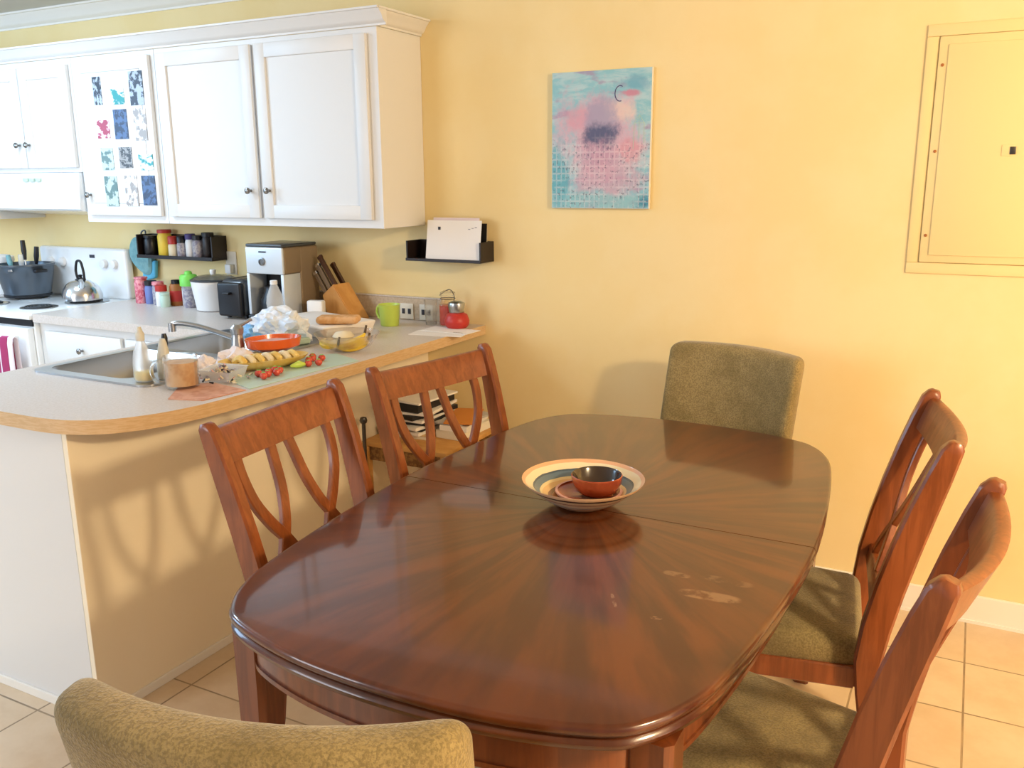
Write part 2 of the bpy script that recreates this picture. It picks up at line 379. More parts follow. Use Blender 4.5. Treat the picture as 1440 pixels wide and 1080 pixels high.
def upper(name, label, x0, x1, z0, z1, doors, cat='cabinet', yf=-.31, group=None):
    t = thing(name, label, cat, (0, 0, 0), 0, group)
    part('body', t, lambda bm: box(bm, x0, x1, yf, -.001, z0, z1, .002), 'white_paint', False)
    for dx0, dx1, dz0, dz1, kn in doors: door_panel('door', t, dx0, dx1, yf, dz0, dz1, kn)
    return t
upper('upper_cabinet', 'white two-door wall cabinet at the right end of the row, above the coffee maker', -3.366, -2.135, 1.358, 2.135,
      [(-2.757, -2.180, 1.392, 2.112, [(-2.715, 1.51)]), (-3.340, -2.782, 1.392, 2.112, [(-2.822, 1.51)])])
upper('upper_cabinet', 'narrow white wall cabinet whose door is covered with snapshots', -3.935, -3.368, 1.358, 2.135, [(-3.905, -3.392, 1.392, 2.112, [(-3.868, 1.49)])])
upper('upper_cabinet', 'short white two-door wall cabinet over the range hood', -4.70, -3.937, 1.60, 2.135, [(-4.322, -3.955, 1.622, 2.105, [(-4.288, 1.735)]), (-4.685, -4.328, 1.622, 2.105, [(-4.365, 1.735)])])
upper('upper_cabinet', 'white wall cabinet left of the range hood, mostly out of view', -5.40, -4.702, 1.358, 2.135, [(-5.38, -4.72, 1.392, 2.105, [])])
t = thing('cabinet_crown_moulding', 'white stepped crown moulding along the top of the wall cabinets', 'moulding')
part('front_run', t, lambda bm: crown_profile(bm, -5.4, -2.085, -.311, 2.1355, .062, .062), 'white_paint')
def side_crown(bm):
    pr = [(0, 0), (.12, 0), (.12, .12), (.3, .2), (.45, .34), (.55, .55), (.75, .72), (.85, .86), (1, .88), (1, 1), (0, 1)]
    h, d = .062, .052
    a = [bm.verts.new((-2.134+p*d, -.311-p*d*1.0, 2.1355+q*h)) for p, q in pr]; c = [bm.verts.new((-2.134+p*d, -.001, 2.1355+q*h)) for p, q in pr]
    for i in range(len(pr)): bm.faces.new((a[i], a[(i+1) % len(pr)], c[(i+1) % len(pr)], c[i]))
    bm.faces.new(a[::-1]); bm.faces.new(c)
part('side_return', t, side_crown, 'white_paint')
t = thing('range_hood', 'white under-cabinet range hood above the stove', 'range hood')
def hood(bm):
    a = [(-.001, 1.598), (-.33, 1.598), (-.345, 1.42), (-.33, 1.41), (-.001, 1.375)]
    A = [bm.verts.new((-4.69, y, z)) for y, z in a]; B = [bm.verts.new((-3.94, y, z)) for y, z in a]
    for i in range(5): bm.faces.new((A[i], A[(i+1) % 5], B[(i+1) % 5], B[i]))
    bm.faces.new(A[::-1]); bm.faces.new(B)
part('hood_body', t, hood, 'enamel', False)
plabel(part('hood_label_marks', t, lambda bm: [box(bm, x, x+.035, -.344, -.33, 1.555, 1.572, .001) for x in (-4.36, -4.31, -4.26)], 'mint_board'), 'pale green label marks')  # dashes standing for the faint illegible label on the hood

# snapshots
PH = [(-3.77, -3.713, 1.907, 2.034, 'photo_bw', 'tall dark black and white photo strip, top left of the door'),
      (-3.652, -3.562, 1.904, 1.974, 'photo_teal', 'small bright teal snapshot in the top row of the door'),
      (-3.521, -3.431, 1.895, 2.045, 'photo_bw', 'tall black and white photo strip at the top right of the door'),
      (-3.769, -3.683, 1.754, 1.838, 'photo_red', 'small red and white snapshot on the cabinet door'),
      (-3.648, -3.557, 1.748, 1.882, 'photo_navy', 'tall dark snapshot with a pale figure beside the red snapshot'),
      (-3.513, -3.431, 1.738, 1.883, 'photo_pale', 'pale cream photo strip under the top right strip'),
      (-3.761, -3.678, 1.607, 1.710, 'photo_green', 'pale grey green snapshot below the red snapshot'),
      (-3.636, -3.549, 1.615, 1.711, 'photo_grey', 'dark grey crowded snapshot in the centre of the third row'),
      (-3.506, -3.412, 1.604, 1.676, 'photo_teal', 'small teal and black snapshot at the right of the third row'),
      (-3.758, -3.670, 1.437, 1.578, 'photo_green', 'pale green snapshot with a dark figure in the bottom row'),
      (-3.618, -3.532, 1.438, 1.580, 'photo_pale', 'whitish snapshot in the middle of the bottom row'),
      (-3.501, -3.412, 1.443, 1.579, 'photo_navy', 'solid navy blue snapshot at the bottom right of the door')]
for x0, x1, z0, z1, mm, lb in PH:
    yy = -.3305 if (x0 < -3.85 or x1 > -3.45) else -.321
    def ph(bm, x0=x0, x1=x1, z0=z0, z1=z1): box(bm, x0, x1, -.3325, -.3305, z0, z1)
    quick('snapshot', lb, 'photo', ph, mm, 'snapshots on the narrow cabinet door', False)
# flat door front carrying the snapshots
for o in list(bpy.data.objects):
    if o.name.startswith('door') and abs(o.data.vertices[0].co.x+3.85) < .1 and o.parent:
        part('door_inset', o.parent, lambda bm: box(bm, -3.846, -3.451, -.3302, -.3195, 1.451, 2.053), 'white_paint', False)

# ------------------------------------------------------------ base cabinets, worktop, sink
CT = .935
t = thing('base_cabinet', 'white base cabinet with drawers under the worktop beside the stove', 'cabinet')
part('body', t, lambda bm: box(bm, -3.985, -2.803, -.605, -.001, .1, CT-.041), 'white_paint', False)
part('toe_kick', t, lambda bm: box(bm, -3.985, -2.81, -.55, -.5, 0, .1), 'white_paint', False)
for i, (x0, x1) in enumerate(((-3.93, -3.40), (-3.37, -2.83))):
    d = part('drawer', t, lambda bm: box(bm, x0, x1, -.625, -.605, .70, .855, .004), 'white_paint')
    part('knob', d, lambda bm: lathe(bm, [(.006, 0), (.005, .012), (.014, .02), (.014, .026), (.007, .03)], ((x0+x1)/2, -.624, .778), 14, rot=Matrix.Rotation(R(90), 3, 'X')), 'chrome_knob')
    door_panel('door', t, x0, x1, -.605, .12, .685, [(x1-.04, .64)])
t = thing('peninsula_cabinet', 'off-white peninsula base between the kitchen and the dining table', 'counter')
xR, yE = -2.14, -1.817
part('side_panel', t, lambda bm: box(bm, xR-.02, xR, yE, -.001, 0, CT-.041, .002), 'cream_paint', False)
part('end_panel', t, lambda bm: box(bm, -2.80, xR-.0205, yE, yE+.02, 0, CT-.041, .002), 'white_paint', False)
part('kitchen_panel', t, lambda bm: box(bm, -2.80, -2.78, yE+.021, -.61, 0, CT-.041), 'white_paint', False)
part('base_trim', t, lambda bm: (box(bm, xR, xR+.008, yE-.008, -.001, 0, .03, .002), box(bm, -2.80, xR, yE-.008, yE, 0, .03, .002)), 'trim_white', False)
# worktop
crn = [(-1.842, -.001), (-1.846, -.5), (-1.858, -1.0), (-1.885, -1.45), (-1.905, -1.60), (-1.94, -1.70), (-2.00, -1.785), (-2.08, -1.835), (-2.18, -1.856), (-2.35, -1.860), (-2.6, -1.862)]
outl = [tuple(p[:2]) for p in spline([Vector((a, c, 0)) for a, c in crn], 5)] + [(-2.832, -1.862), (-2.832, -.64), (-3.985, -.64), (-3.985, -.001)]
hole = rrect(-2.745, -2.225, -1.465, -.605, .03)
def worktop(bm):
    prism(bm, [outl, hole], CT-.04, CT, 0, 1)
    for f in bm.faces:
        if f.material_index == 1 and (f.calc_center_median().x < -2.8 or f.calc_center_median().y > -.3 and f.calc_center_median().x < -2): f.material_index = 0
t = thing('worktop', 'pinkish grey laminate worktop with a wood-toned edge running along the wall and peninsula', 'worktop')
part('slab', t, worktop, ['counter', 'counter_edge'], False)
t2 = thing('backsplash', 'low tan laminate backsplash strip along the wall behind the mug', 'backsplash')
part('strip', t2, lambda bm: box(bm, -2.95, -2.045, -.02, -.001, CT, CT+.1, .003), 'backsplash', False)
part('top_edge', t2, lambda bm: box(bm, -2.95, -2.045, -.024, -.001, CT+.1, CT+.106, .002), 'counter', False)
for x, lb in ((-2.235, 'cream double outlet in the backsplash nearest the green mug'), (-2.13, 'cream double outlet in the backsplash beside the glass jars')):
    o = thing('power_outlet', lb, 'outlet', (x, -.021, .975), 0, 'outlets in the low backsplash')
    part('cover_plate', o, lambda bm: box(bm, -.036, .036, -.004, 0, -.035, .035, .002), 'outlet')
    part('sockets', o, lambda bm: [box(bm, dx-.008, dx+.008, -.006, -.004, -.012, .012, .001) for dx in (-.016, .016)], 'ink')
t = thing('kitchen_sink', 'stainless steel double-bowl sink set in the peninsula worktop', 'sink')
bowls = [(-2.735, -2.335, -1.45, -1.055), (-2.735, -2.335, -1.015, -.625)]
part('rim', t, lambda bm: prism(bm, [rrect(-2.765, -2.20, -1.49, -.58, .045)]+[rrect(*q, .05) for q in bowls], CT+.0003, CT+.007), 'steel', False)
for q in bowls:
    def bw(bm, q=q):
        a = rrect(*q, .05); c = rrect(q[0]+.02, q[1]-.02, q[2]+.02, q[3]-.02, .06)
        A = [bm.verts.new((x, y, CT+.005)) for x, y in a]; B = [bm.verts.new((x, y, CT-.18)) for x, y in c]
        for i in range(len(A)): bm.faces.new((A[i], A[(i+1) % len(A)], B[(i+1) % len(A)], B[i]))
        bm.faces.new(B)
    o = part('bowl', t, bw, 'steel'); md = o.modifiers.new('s', 'SOLIDIFY'); md.thickness = .0015; md.offset = 0
t = thing('faucet', 'chrome single-lever faucet with a long low spout reaching over the sink', 'faucet')
Z0 = CT+.007
part('base', t, lambda bm: (rbox(bm, (-2.27, -1.03, Z0+.008), (.05, .24, .014), .006, (1, 1, 1)), lathe(bm, [(.024, 0), (.024, .035), (.02, .06), (.02, .07)], (-2.27, -1.03, Z0+.015), 18)), 'steel')
part('spout', t, lambda bm: sweep(bm, spline([(-2.27, -1.03, Z0+.065), (-2.32, -1.05, Z0+.085), (-2.40, -1.085, Z0+.112), (-2.46, -1.11, Z0+.122), (-2.485, -1.12, Z0+.118)], 6), .0095), 'steel')
part('aerator', t, lambda bm: lathe(bm, [(.013, 0), (.013, .03)], (-2.487, -1.121, Z0+.092), 14), 'steel')
part('lever', t, lambda bm: (lathe(bm, [(.022, 0), (.024, .02), (.012, .032)], (-2.27, -1.03, Z0+.086), 16), sweep(bm, [(-2.27, -1.03, Z0+.108), (-2.235, -.99, Z0+.135)], .006)), 'steel')

# ------------------------------------------------------------ stove and things on it
t = thing('stove', 'white electric coil stove with a tall control panel', 'stove')
sx0, sx1 = -4.745, -3.99
part('body', t, lambda bm: box(bm, sx0, sx1, -.63, -.03, .02, .905, .004), 'enamel')
part('cooktop', t, lambda bm: box(bm, sx0, sx1, -.655, -.03, .9055, .93, .006), 'enamel')
bp = part('control_panel', t, lambda bm: rbox(bm, ((-4.70-3.999)/2, -.045, 1.065), (.712, .05, .275), .018, (2, 1, 2)), 'enamel')
for x in (-4.60, -4.50, -4.16, -4.08): part('control_knob', bp, lambda bm: lathe(bm, [(.026, 0), (.022, .018), (.012, .02)], (x, -.071, 1.12), 18, rot=Matrix.Rotation(R(90), 3, 'X')), 'white_plastic')
part('clock_display', bp, lambda bm: box(bm, -4.275, -4.235, -.0725, -.071, 1.148, 1.165), 'ink', False)
od = part('oven_door', t, lambda bm: box(bm, sx0+.01, sx1-.01, -.665, -.631, .25, .865, .006), 'enamel')
part('oven_handle', od, lambda bm: (sweep(bm, [(sx0+.08, -.715, .815), (sx1-.08, -.715, .815)], .011), box(bm, sx0+.085, sx0+.11, -.715, -.664, .805, .825), box(bm, sx1-.11, sx1-.085, -.715, -.664, .805, .825)), 'enamel')
part('storage_drawer', t, lambda bm: box(bm, sx0+.01, sx1-.01, -.66, -.631, .05, .235, .006), 'enamel')
part('vent_gap', t, lambda bm: box(bm, sx0+.005, sx1-.005, -.64, -.631, .872, .902), 'black', False)
for x, y, r in ((-4.19, -.46, .075), (-4.15, -.21, .095), (-4.56, -.24, .075), (-4.56, -.50, .095)):
    bb = part('burner_pan', t, lambda bm: lathe(bm, [(r+.012, .9302), (r+.014, .934), (r+.004, .934), (r, .9305)], (x, y, 0), 28), 'steel')
    def coil(bm, x=x, y=y, r=r):
        pts = [(x+(.015+(r-.02)*i/90)*math.cos(i*.28), y+(.015+(r-.02)*i/90)*math.sin(i*.28), .937) for i in range(91)]
        sweep(bm, pts, .0042, 6)
    part('coil', bb, coil, 'burner')
t = thing('dish_towel', 'white dish towel with dark red stripes hanging on the oven handle', 'towel')
def towel(bm, x0, x1, mi=0, off=0):
    n = 8; pr = [(-.7, .60), (-.701, .7), (-.702, .80), (-.706, .825), (-.716, .832), (-.727, .826), (-.733, .80), (-.735, .7), (-.737, .55), (-.738, .46)]
    g = [[bm.verts.new((x0+(x1-x0)*i/n, y-off+.004*math.sin((x0+(x1-x0)*i/n)*60), z)) for i in range(n+1)] for y, z in pr]
    for a in range(len(pr)-1):
        for i in range(n): bm.faces.new((g[a][i], g[a][i+1], g[a+1][i+1], g[a+1][i]))
o = part('cloth', t, lambda bm: towel(bm, -4.40, -4.02), 'towel_white'); md = o.modifiers.new('s', 'SOLIDIFY'); md.thickness = .004; md.offset = 0
for x0, x1 in ((-4.365, -4.325), (-4.25, -4.24), (-4.15, -4.125), (-4.11, -4.065)):
    o = part('stripe', t, lambda bm: towel(bm, x0, x1, off=.0035), 'towel_red'); md = o.modifiers.new('s', 'SOLIDIFY'); md.thickness = .001; md.offset = 0
# pot with utensils
t = thing('slow_cooker', 'dark grey slow cooker crock with utensils, on the left back of the stove', 'pot', (-4.60, -.235, .942))
part('crock', t, lambda bm: lathe(bm, [(.10, 0), (.115, .01), (.14, .13), (.145, .165), (.15, .17), (.15, .178), (.138, .178), (.132, .165), (.10, .02), (.0, .015)], (0, 0, 0), 32, cap=False), 'graphite')
part('base_ring', t, lambda bm: lathe(bm, [(.102, -.001), (.118, .0), (.120, .014), (.11, .015)], seg=32), 'black')
for s in (-1, 1): part('handle', t, lambda bm: rbox(bm, (s*.158, -.02, .145), (.03, .07, .018), .006, (1, 1, 1)), 'black')
plabel(part('badge', t, lambda bm: rbox(bm, (.06, -.128, .152), (.04, .01, .012), .003, (1, 1, 1), warp=None), 'steel_bright'), 'small silver badge')
for i, (dx, dy, lx, ly, L, mm, lb) in enumerate(((-.03, .03, -.1, .05, .28, 'black', 'black-handled spatula standing in the dark pot, left one'), (.04, .02, .12, .06, .25, 'black', 'black-handled ladle standing in the dark pot, right one'), (-.07, -.01, -.25, 0, .20, 'teal_cloth', 'teal silicone scraper leaning in the dark pot'), (0, -.02, .02, 0, .21, 'clear_plastic', 'clear plastic spoon standing in the dark pot'))):
    q = thing('cooking_utensil', lb, 'utensil', (-4.60+dx, -.235+dy, .96), 0, 'utensils in the dark pot')
    part('shaft', q, lambda bm: sweep(bm, [(0, 0, 0), (lx*L*.6, ly*L*.6, L*.62)], .004), 'steel')
    part('grip', q, lambda bm: sweep(bm, [(lx*L*.6, ly*L*.6, L*.62), (lx*L*.8, ly*L*.8, L*.8), (lx*L, ly*L, L)], [.008, .014, .012]), mm)
t = thing('kettle', 'shiny steel dome kettle with a black upright handle on the right burner', 'kettle', (-4.15, -.235, .942))
part('dome', t, lambda bm: lathe(bm, [(.088, 0), (.098, .006), (.099, .03), (.09, .062), (.072, .088), (.048, .103), (.026, .108)], seg=36), 'steel_bright')
part('lid', t, lambda bm: lathe(bm, [(.027, .108), (.026, .113), (.01, .118), (.008, .125), (.012, .132), (.006, .136)], seg=18), 'black')
part('handle', t, lambda bm: sweep(bm, spline([(-.02, 0, .108), (-.03, 0, .15), (-.018, 0, .198), (0, 0, .208), (.018, 0, .198), (.03, 0, .15), (.03, 0, .11)], 5), .0065), 'black')
part('spout', t, lambda bm: sweep(bm, [(.055, -.04, .075), (.075, -.055, .10), (.085, -.062, .115)], [.02, .014, .011]), 'steel_bright')
quick('canister', 'white plastic tub standing left of the dark pot', 'canister', lambda bm: lathe(bm, [(.05, 0), (.056, .01), (.06, .18), (.064, .185), (.064, .21), (.03, .222)], (-4.85, -.2, .936), 24), 'white_plastic')
t = thing('base_cabinet', 'white base cabinet left of the stove, at the picture edge', 'cabinet')
part('body', t, lambda bm: box(bm, -5.4, -4.75, -.605, -.001, .0, CT-.041), 'white_paint', False)
part('counter_slab', t, lambda bm: box(bm, -5.4, -4.75, -.64, -.001, CT-.04, CT), 'counter', False)

# ------------------------------------------------------------ wall shelf with spices, mitts
def ledge(name, label, x0, x1, z0, z1, d, cat, th=.012, front=.03):
    t = thing(name, label, cat)
    part('back', t, lambda bm: box(bm, x0, x1, -.012, -.001, z0, z1, .001), 'black_wood', False)
    part('tray', t, lambda bm: box(bm, x0, x1, -d, -.012, z0, z0+th, .001), 'black_wood', False)
    part('front_lip', t, lambda bm: box(bm, x0, x1, -d-.006, -d, z0, z0+front, .001), 'black_wood', False)
    for x in (x0, x1-.008): part('side', t, lambda bm: box(bm, x, x+.008, -d, -.012, z0+th, z1, .001), 'black_wood', False)
    return t
ledge('spice_shelf', 'small black wall shelf holding spice jars under the cabinets', -3.86, -3.325, 1.165, 1.285, .10, 'shelf', front=.018)
def jar(name, label, x, y, z, r, h, body, lid, group, lidh=.018, lidr=None, lab=None, seg=18, sq=1):
    t = thing(name, label, 'jar', (x, y, z), 0, group)
    part('body', t, lambda bm: lathe(bm, [(r*.92, 0), (r, .004), (r, h*.86), (r*.86, h*.97), (r*.84, h)], seg=seg), body)
    if lid: part('lid', t, lambda bm: lathe(bm, [((lidr or r), h+.0005), ((lidr or r), h+lidh*.9), ((lidr or r)*.9, h+lidh)], seg=seg), lid)
    if lab: part('paper_label', t, lambda bm: lathe(bm, [(r*1.01, h*.2), (r*1.01, h*.7)], seg=seg, cap=False), lab)
    return t
G = 'spice jars on the black wall shelf'; zs = 1.178
jar('spice_jar', 'tall yellow spice tub with a red lid on the black shelf', -3.70, -.055, zs, .036, .115, 'yellow', 'red', G)
jar('spice_jar', 'cream jar with a red cap right of the yellow tub', -3.625, -.07, zs, .026, .062, 'cream', 'red', G, .04)
jar('spice_jar', 'small jar of pale spice with a black lid on the shelf', -3.565, -.07, zs, .024, .07, 'grey_label', 'black', G, .035)
jar('spice_jar', 'white jar with a purple cap on the shelf', -3.51, -.062, zs, .026, .088, 'white_plastic', 'purple', G, .028)
jar('spice_jar', 'speckled grey jar with a black lid right of the purple-capped jar', -3.455, -.066, zs, .027, .086, 'grey_label', 'black', G, .024)
jar('spice_jar', 'squat brown glass jar with a black lid at the right end of the shelf', -3.39, -.06, zs, .03, .105, 'black_wood', 'black', G, .02)
jar('spice_jar', 'black lidded tin at the left end of the shelf', -3.80, -.06, zs, .034, .09, 'black', 'black', G, .012)
# jars below on the counter
G = 'jars and tins on the worktop under the shelf'
jar('spice_jar', 'red and pink patterned tin at the left end of the counter jars', -3.82, -.13, CT, .034, .125, 'pink_red', 'pink_red', G, .01)
jar('spice_jar', 'blue-labelled bottle with a black cap next to the pink tin', -3.75, -.13, CT, .031, .095, 'blue_label', 'black', G, .024)
jar('spice_jar', 'slim white jar between the blue-labelled bottle and the red tin', -3.685, -.14, CT, .03, .10, 'grey_label', 'pink_red', G, .018)
jar('spice_jar', 'white tub with a red lid in front of the rust-brown jar', -3.63, -.17, CT, .029, .075, 'white_plastic', 'red', G, .03)
jar('spice_jar', 'rust-brown jar with a black cap at the right of the counter jars', -3.575, -.12, CT, .035, .11, 'rust', 'black', G, .02, .024, 'red')
jar('spice_jar', 'small mint green jar in front of the rust-brown jar', -3.585, -.19, CT, .024, .06, 'mint', 'mint', G, .012)
jar('spice_jar', 'white can with a black rim left of the green-topped bottle', -3.51, -.11, CT, .027, .11, 'white_plastic', 'black', G, .01)
t = thing('squeeze_bottle', 'clear bottle with a bright green top beside the white rice cooker', 'bottle', (-3.45, -.15, CT))
part('body', t, lambda bm: lathe(bm, [(.03, 0), (.034, .01), (.034, .08), (.038, .11)], seg=20), 'grey_label')
plabel(part('top', t, lambda bm: lathe(bm, [(.044, .11), (.044, .155), (.036, .165), (.02, .167), (.016, .18), (.01, .183)], seg=20), 'green'), 'bright green flip top')
# oven mitt + potholder
t = thing('oven_mitt', 'teal quilted oven mitt hanging from the end of the black shelf', 'oven mitt')
def mitt(bm):
    pts = spline([Vector(p) for p in ((-3.99, 1.255, 0), (-3.95, 1.268, 0), (-3.895, 1.262, 0), (-3.862, 1.22, 0), (-3.862, 1.14, 0), (-3.872, 1.085, 0), (-3.90, 1.068, 0), (-3.94, 1.08, 0), (-3.995, 1.12, 0), (-4.02, 1.17, 0), (-4.015, 1.22, 0))], 4, True)
    pts = [p+Vector((.025, 0, 0)) for p in pts]
    A = [bm.verts.new((p.x, -.036, p.y)) for p in pts]; B = [bm.verts.new((p.x, -.012, p.y)) for p in pts]
    cx, cz = -3.915, 1.17
    A2 = [bm.verts.new((cx+(p.x-cx)*.85, -.048, cz+(p.y-cz)*.85)) for p in pts]
    for i in range(len(A)):
        j = (i+1) % len(A); bm.faces.new((A[i], A[j], B[j], B[i])); bm.faces.new((A[i], A[j], A2[j], A2[i]))
    bm.faces.new(A2); bm.faces.new(B[::-1])
part('mitt_body', t, mitt, 'teal_cloth')
part('hanging_loop', t, lambda bm: sweep(bm, spline([(-3.905, -.03, 1.262), (-3.90, -.028, 1.292), (-3.875, -.025, 1.30), (-3.872, -.03, 1.262)], 4), .004), 'graphite')
quick('pot_holder', 'light blue pot holder hanging below the teal mitt', 'pot holder', lambda bm: rbox(bm, (-3.868, -.022, 1.09), (.10, .022, .095), .009, (3, 1, 3), warp=lambda v: (v.x+v.z*.15, v.y, v.z+v.x*.2)), 'blue_cloth')
# rice cooker
t = thing('rice_cooker', 'white rice cooker with a dark rim and lid knob beside the toaster', 'rice cooker', (-3.27, -.16, CT))
part('body', t, lambda bm: lathe(bm, [(.078, 0), (.088, .006), (.105, .12), (.108, .145)], seg=32), 'white_plastic')
part('rim', t, lambda bm: lathe(bm, [(.110, .1455), (.111, .152), (.104, .156)], seg=32), 'dark_grey')
part('lid', t, lambda bm: lathe(bm, [(.102, .1565), (.08, .168), (.03, .174)], seg=32), 'thin_glass')
part('lid_knob', t, lambda bm: lathe(bm, [(.012, .1745), (.016, .19), (.014, .198)], seg=14), 'white_plastic')
t = thing('plug_adapter', 'white plug adapter in the wall outlet above the rice cooker', 'plug', (-3.30, 0, 1.15))
part('wall_plate', t, lambda bm: box(bm, -.036, .036, -.006, -.001, -.058, .058, .002), 'outlet'); part('adapter', t, lambda bm: box(bm, -.018, .02, -.035, -.006, -.05, -.005, .004), 'white_plastic')
# toaster
t = thing('toaster', 'black and steel two-slice toaster, end-on beside the coffee maker', 'toaster', (-2.985, -.245, CT), R(4))
part('body', t, lambda bm: rbox(bm, (0, .02, .095), (.15, .22, .17), .03, (2, 3, 2)), 'dark_grey')
part('front_plate', t, lambda bm: rbox(bm, (0, -.1, .09), (.135, .03, .155), .012, (2, 1, 2)), 'black')
part('side_chrome', t, lambda bm: rbox(bm, (.074, .025, .09), (.008, .16, .13), .003, (1, 1, 1)), 'steel')
part('lever', t, lambda bm: rbox(bm, (0, -.125, .12), (.035, .024, .012), .004, (1, 1, 1)), 'black')
part('slots', t, lambda bm: [box(bm, x-.012, x+.012, -.06, .1, .1795, .1815) for x in (-.03, .03)], 'black', False)
for x in (-.05, .05):
    for y in (-.06, .1): part('foot', t, lambda bm: lathe(bm, [(.01, 0), (.01, .012)], (x, y, 0), 10), 'black')
# coffee maker
t = thing('coffee_maker', 'tall silver and black coffee maker in the counter corner', 'coffee maker', (-2.775, -.215, CT), R(0))
part('back_tower', t, lambda bm: rbox(bm, (.0, .06, .168), (.215, .13, .325), .012, (2, 1, 2)), 'coffee_side')
part('head', t, lambda bm: rbox(bm, (0, -.0495, .272), (.214, .115, .118), .010, (2, 2, 2)), 'coffee_side'); part('front_plate', t, lambda bm: rbox(bm, (0, -.112, .272), (.214, .014, .118), .006, (1, 1, 1)), 'silver')
part('lid', t, lambda bm: rbox(bm, (0, .0, .338), (.21, .235, .014), .006, (1, 1, 1)), 'dark_grey')
part('base', t, lambda bm: rbox(bm, (0, -.045, .014), (.215, .17, .028), .008, (1, 1, 1)), 'black')
for x in (-.0995, .0995): part('side_rail', t, lambda bm: box(bm, x-.008, x+.008, -.118, -.008, .028, .213, .002), 'silver')
part('alcove', t, lambda bm: box(bm, -.09, .09, -.012, -.006, .028, .213), 'black', False)
part('logo_ring', t, lambda bm: lathe(bm, [(.018, 0), (.018, .003), (.013, .0035), (.013, .001)], (-.01, -.1205, .268), 20, rot=Matrix.Rotation(R(90), 3, 'X')), 'chrome_knob')  # small ring standing for the round logo on the front plate
part('badge', t, lambda bm: box(bm, -.025, .015, -.1225, -.1195, .308, .314), 'ink', False)
part('carafe', t, lambda bm: lathe(bm, [(.05, .03), (.062, .04), (.066, .09), (.045, .14), (.045, .155)], (0, -.06, 0), 24), 'black')
# water bottle in front
t = thing('water_bottle', 'clear plastic water bottle in front of the coffee maker', 'bottle', (-2.665, -.40, CT))
part('body', t, lambda bm: lathe(bm, [(.033, 0), (.036, .008), (.034, .06), (.037, .10), (.034, .13), (.016, .175), (.014, .18)], seg=22), 'clear_plastic')
part('cap', t, lambda bm: lathe(bm, [(.016, .1805), (.016, .196), (.013, .198)], seg=16), 'white_plastic')
# knife block
t = thing('knife_block', 'slanted light wood knife block against the wall right of the coffee maker', 'knife block', (-2.50, -.13, CT), R(-8))
def kb(bm):
    a = [(-.06, 0), (.10, 0), (.105, .012), (-.015, .165), (-.09, .11)]
    A = [bm.verts.new((x, -.05, z)) for x, z in a]; B = [bm.verts.new((x, .05, z)) for x, z in a]
    for i in range(5): bm.faces.new((A[i], A[(i+1) % 5], B[(i+1) % 5], B[i]))
    bm.faces.new(A[::-1]); bm.faces.new(B); bmesh.ops.bevel(bm, geom=list(bm.edges), offset=.004, segments=2, affect='EDGES')
part('block', t, kb, 'light_wood')
Mk = Matrix.Translation((-2.50, -.13, CT)) @ Matrix.Rotation(R(-8), 4, 'Z')
d = Vector((-.6, 0, .8)); 
names = ['black-handled carving knife at the top of the knife block', 'steel-tipped knife in the second slot from the top of the block', 'steel-tipped knife in the middle slot of the block', 'steel-tipped knife in the second slot from the bottom of the block', 'small steel-tipped knife in the bottom slot of the block', 'kitchen shears standing at the wall side of the block']
for i, (f_, y_, L) in enumerate(((.9, -.03, .14), (.72, -.012, .12), (.52, -.03, .12), (.34, -.012, .115), (.14, -.03, .10), (.8, .03, .10))):
    p = Vector((-.09+.075*f_, y_, .11+.055*f_)) + d*.0
    q = thing('kitchen_knife', names[i], 'knife', tuple(Mk @ p), R(-8), 'knives in the light wood block')
    part('handle', q, lambda bm: sweep(bm, [-d*.004, d*L*.5, d*L], 0, sec=(.016, .022), lat=(0, 1, 0)), 'knife_handle_dark' if i in (0, 5) else 'knife_handle')
    part('end_cap', q, lambda bm: sweep(bm, [d*(L+.0005), d*(L+.014)], 0, sec=(.018, .026), lat=(0, 1, 0)), 'knife_handle_dark' if i in (0, 5) else 'steel_bright')
t = thing('kitchen_timer', 'small white box-shaped timer in front of the knife block', 'timer', (-2.555, -.26, CT), R(15))
part('case', t, lambda bm: rbox(bm, (0, 0, .05), (.075, .04, .10), .008, (1, 1, 1)), 'white_plastic'); part('display', t, lambda bm: box(bm, -.012, .02, -.0215, -.0195, .03, .05), 'grey_label', False)

# ------------------------------------------------------------ peninsula clutter
t = thing('paper_tray', 'large white paper-lined baking tray behind the plastic bag', 'tray', (-2.39, -.44, CT), R(-14))
part('tray_body', t, lambda bm: (rbox(bm, (0, 0, .03), (.40, .26, .05), .012, (2, 2, 1), warp=lambda v: (v.x*(1+v.z*2), v.y*(1+v.z*2), v.z))), 'paper')
t = thing('bread_loaf', 'brown bread loaf in a clear bag lying on the white tray', 'bread', (-2.23, -.515, CT+.057), R(25))
part('loaf', t, lambda bm: rbox(bm, (0, 0, .016), (.17, .085, .03), .0148, (6, 3, 2)), 'bread')
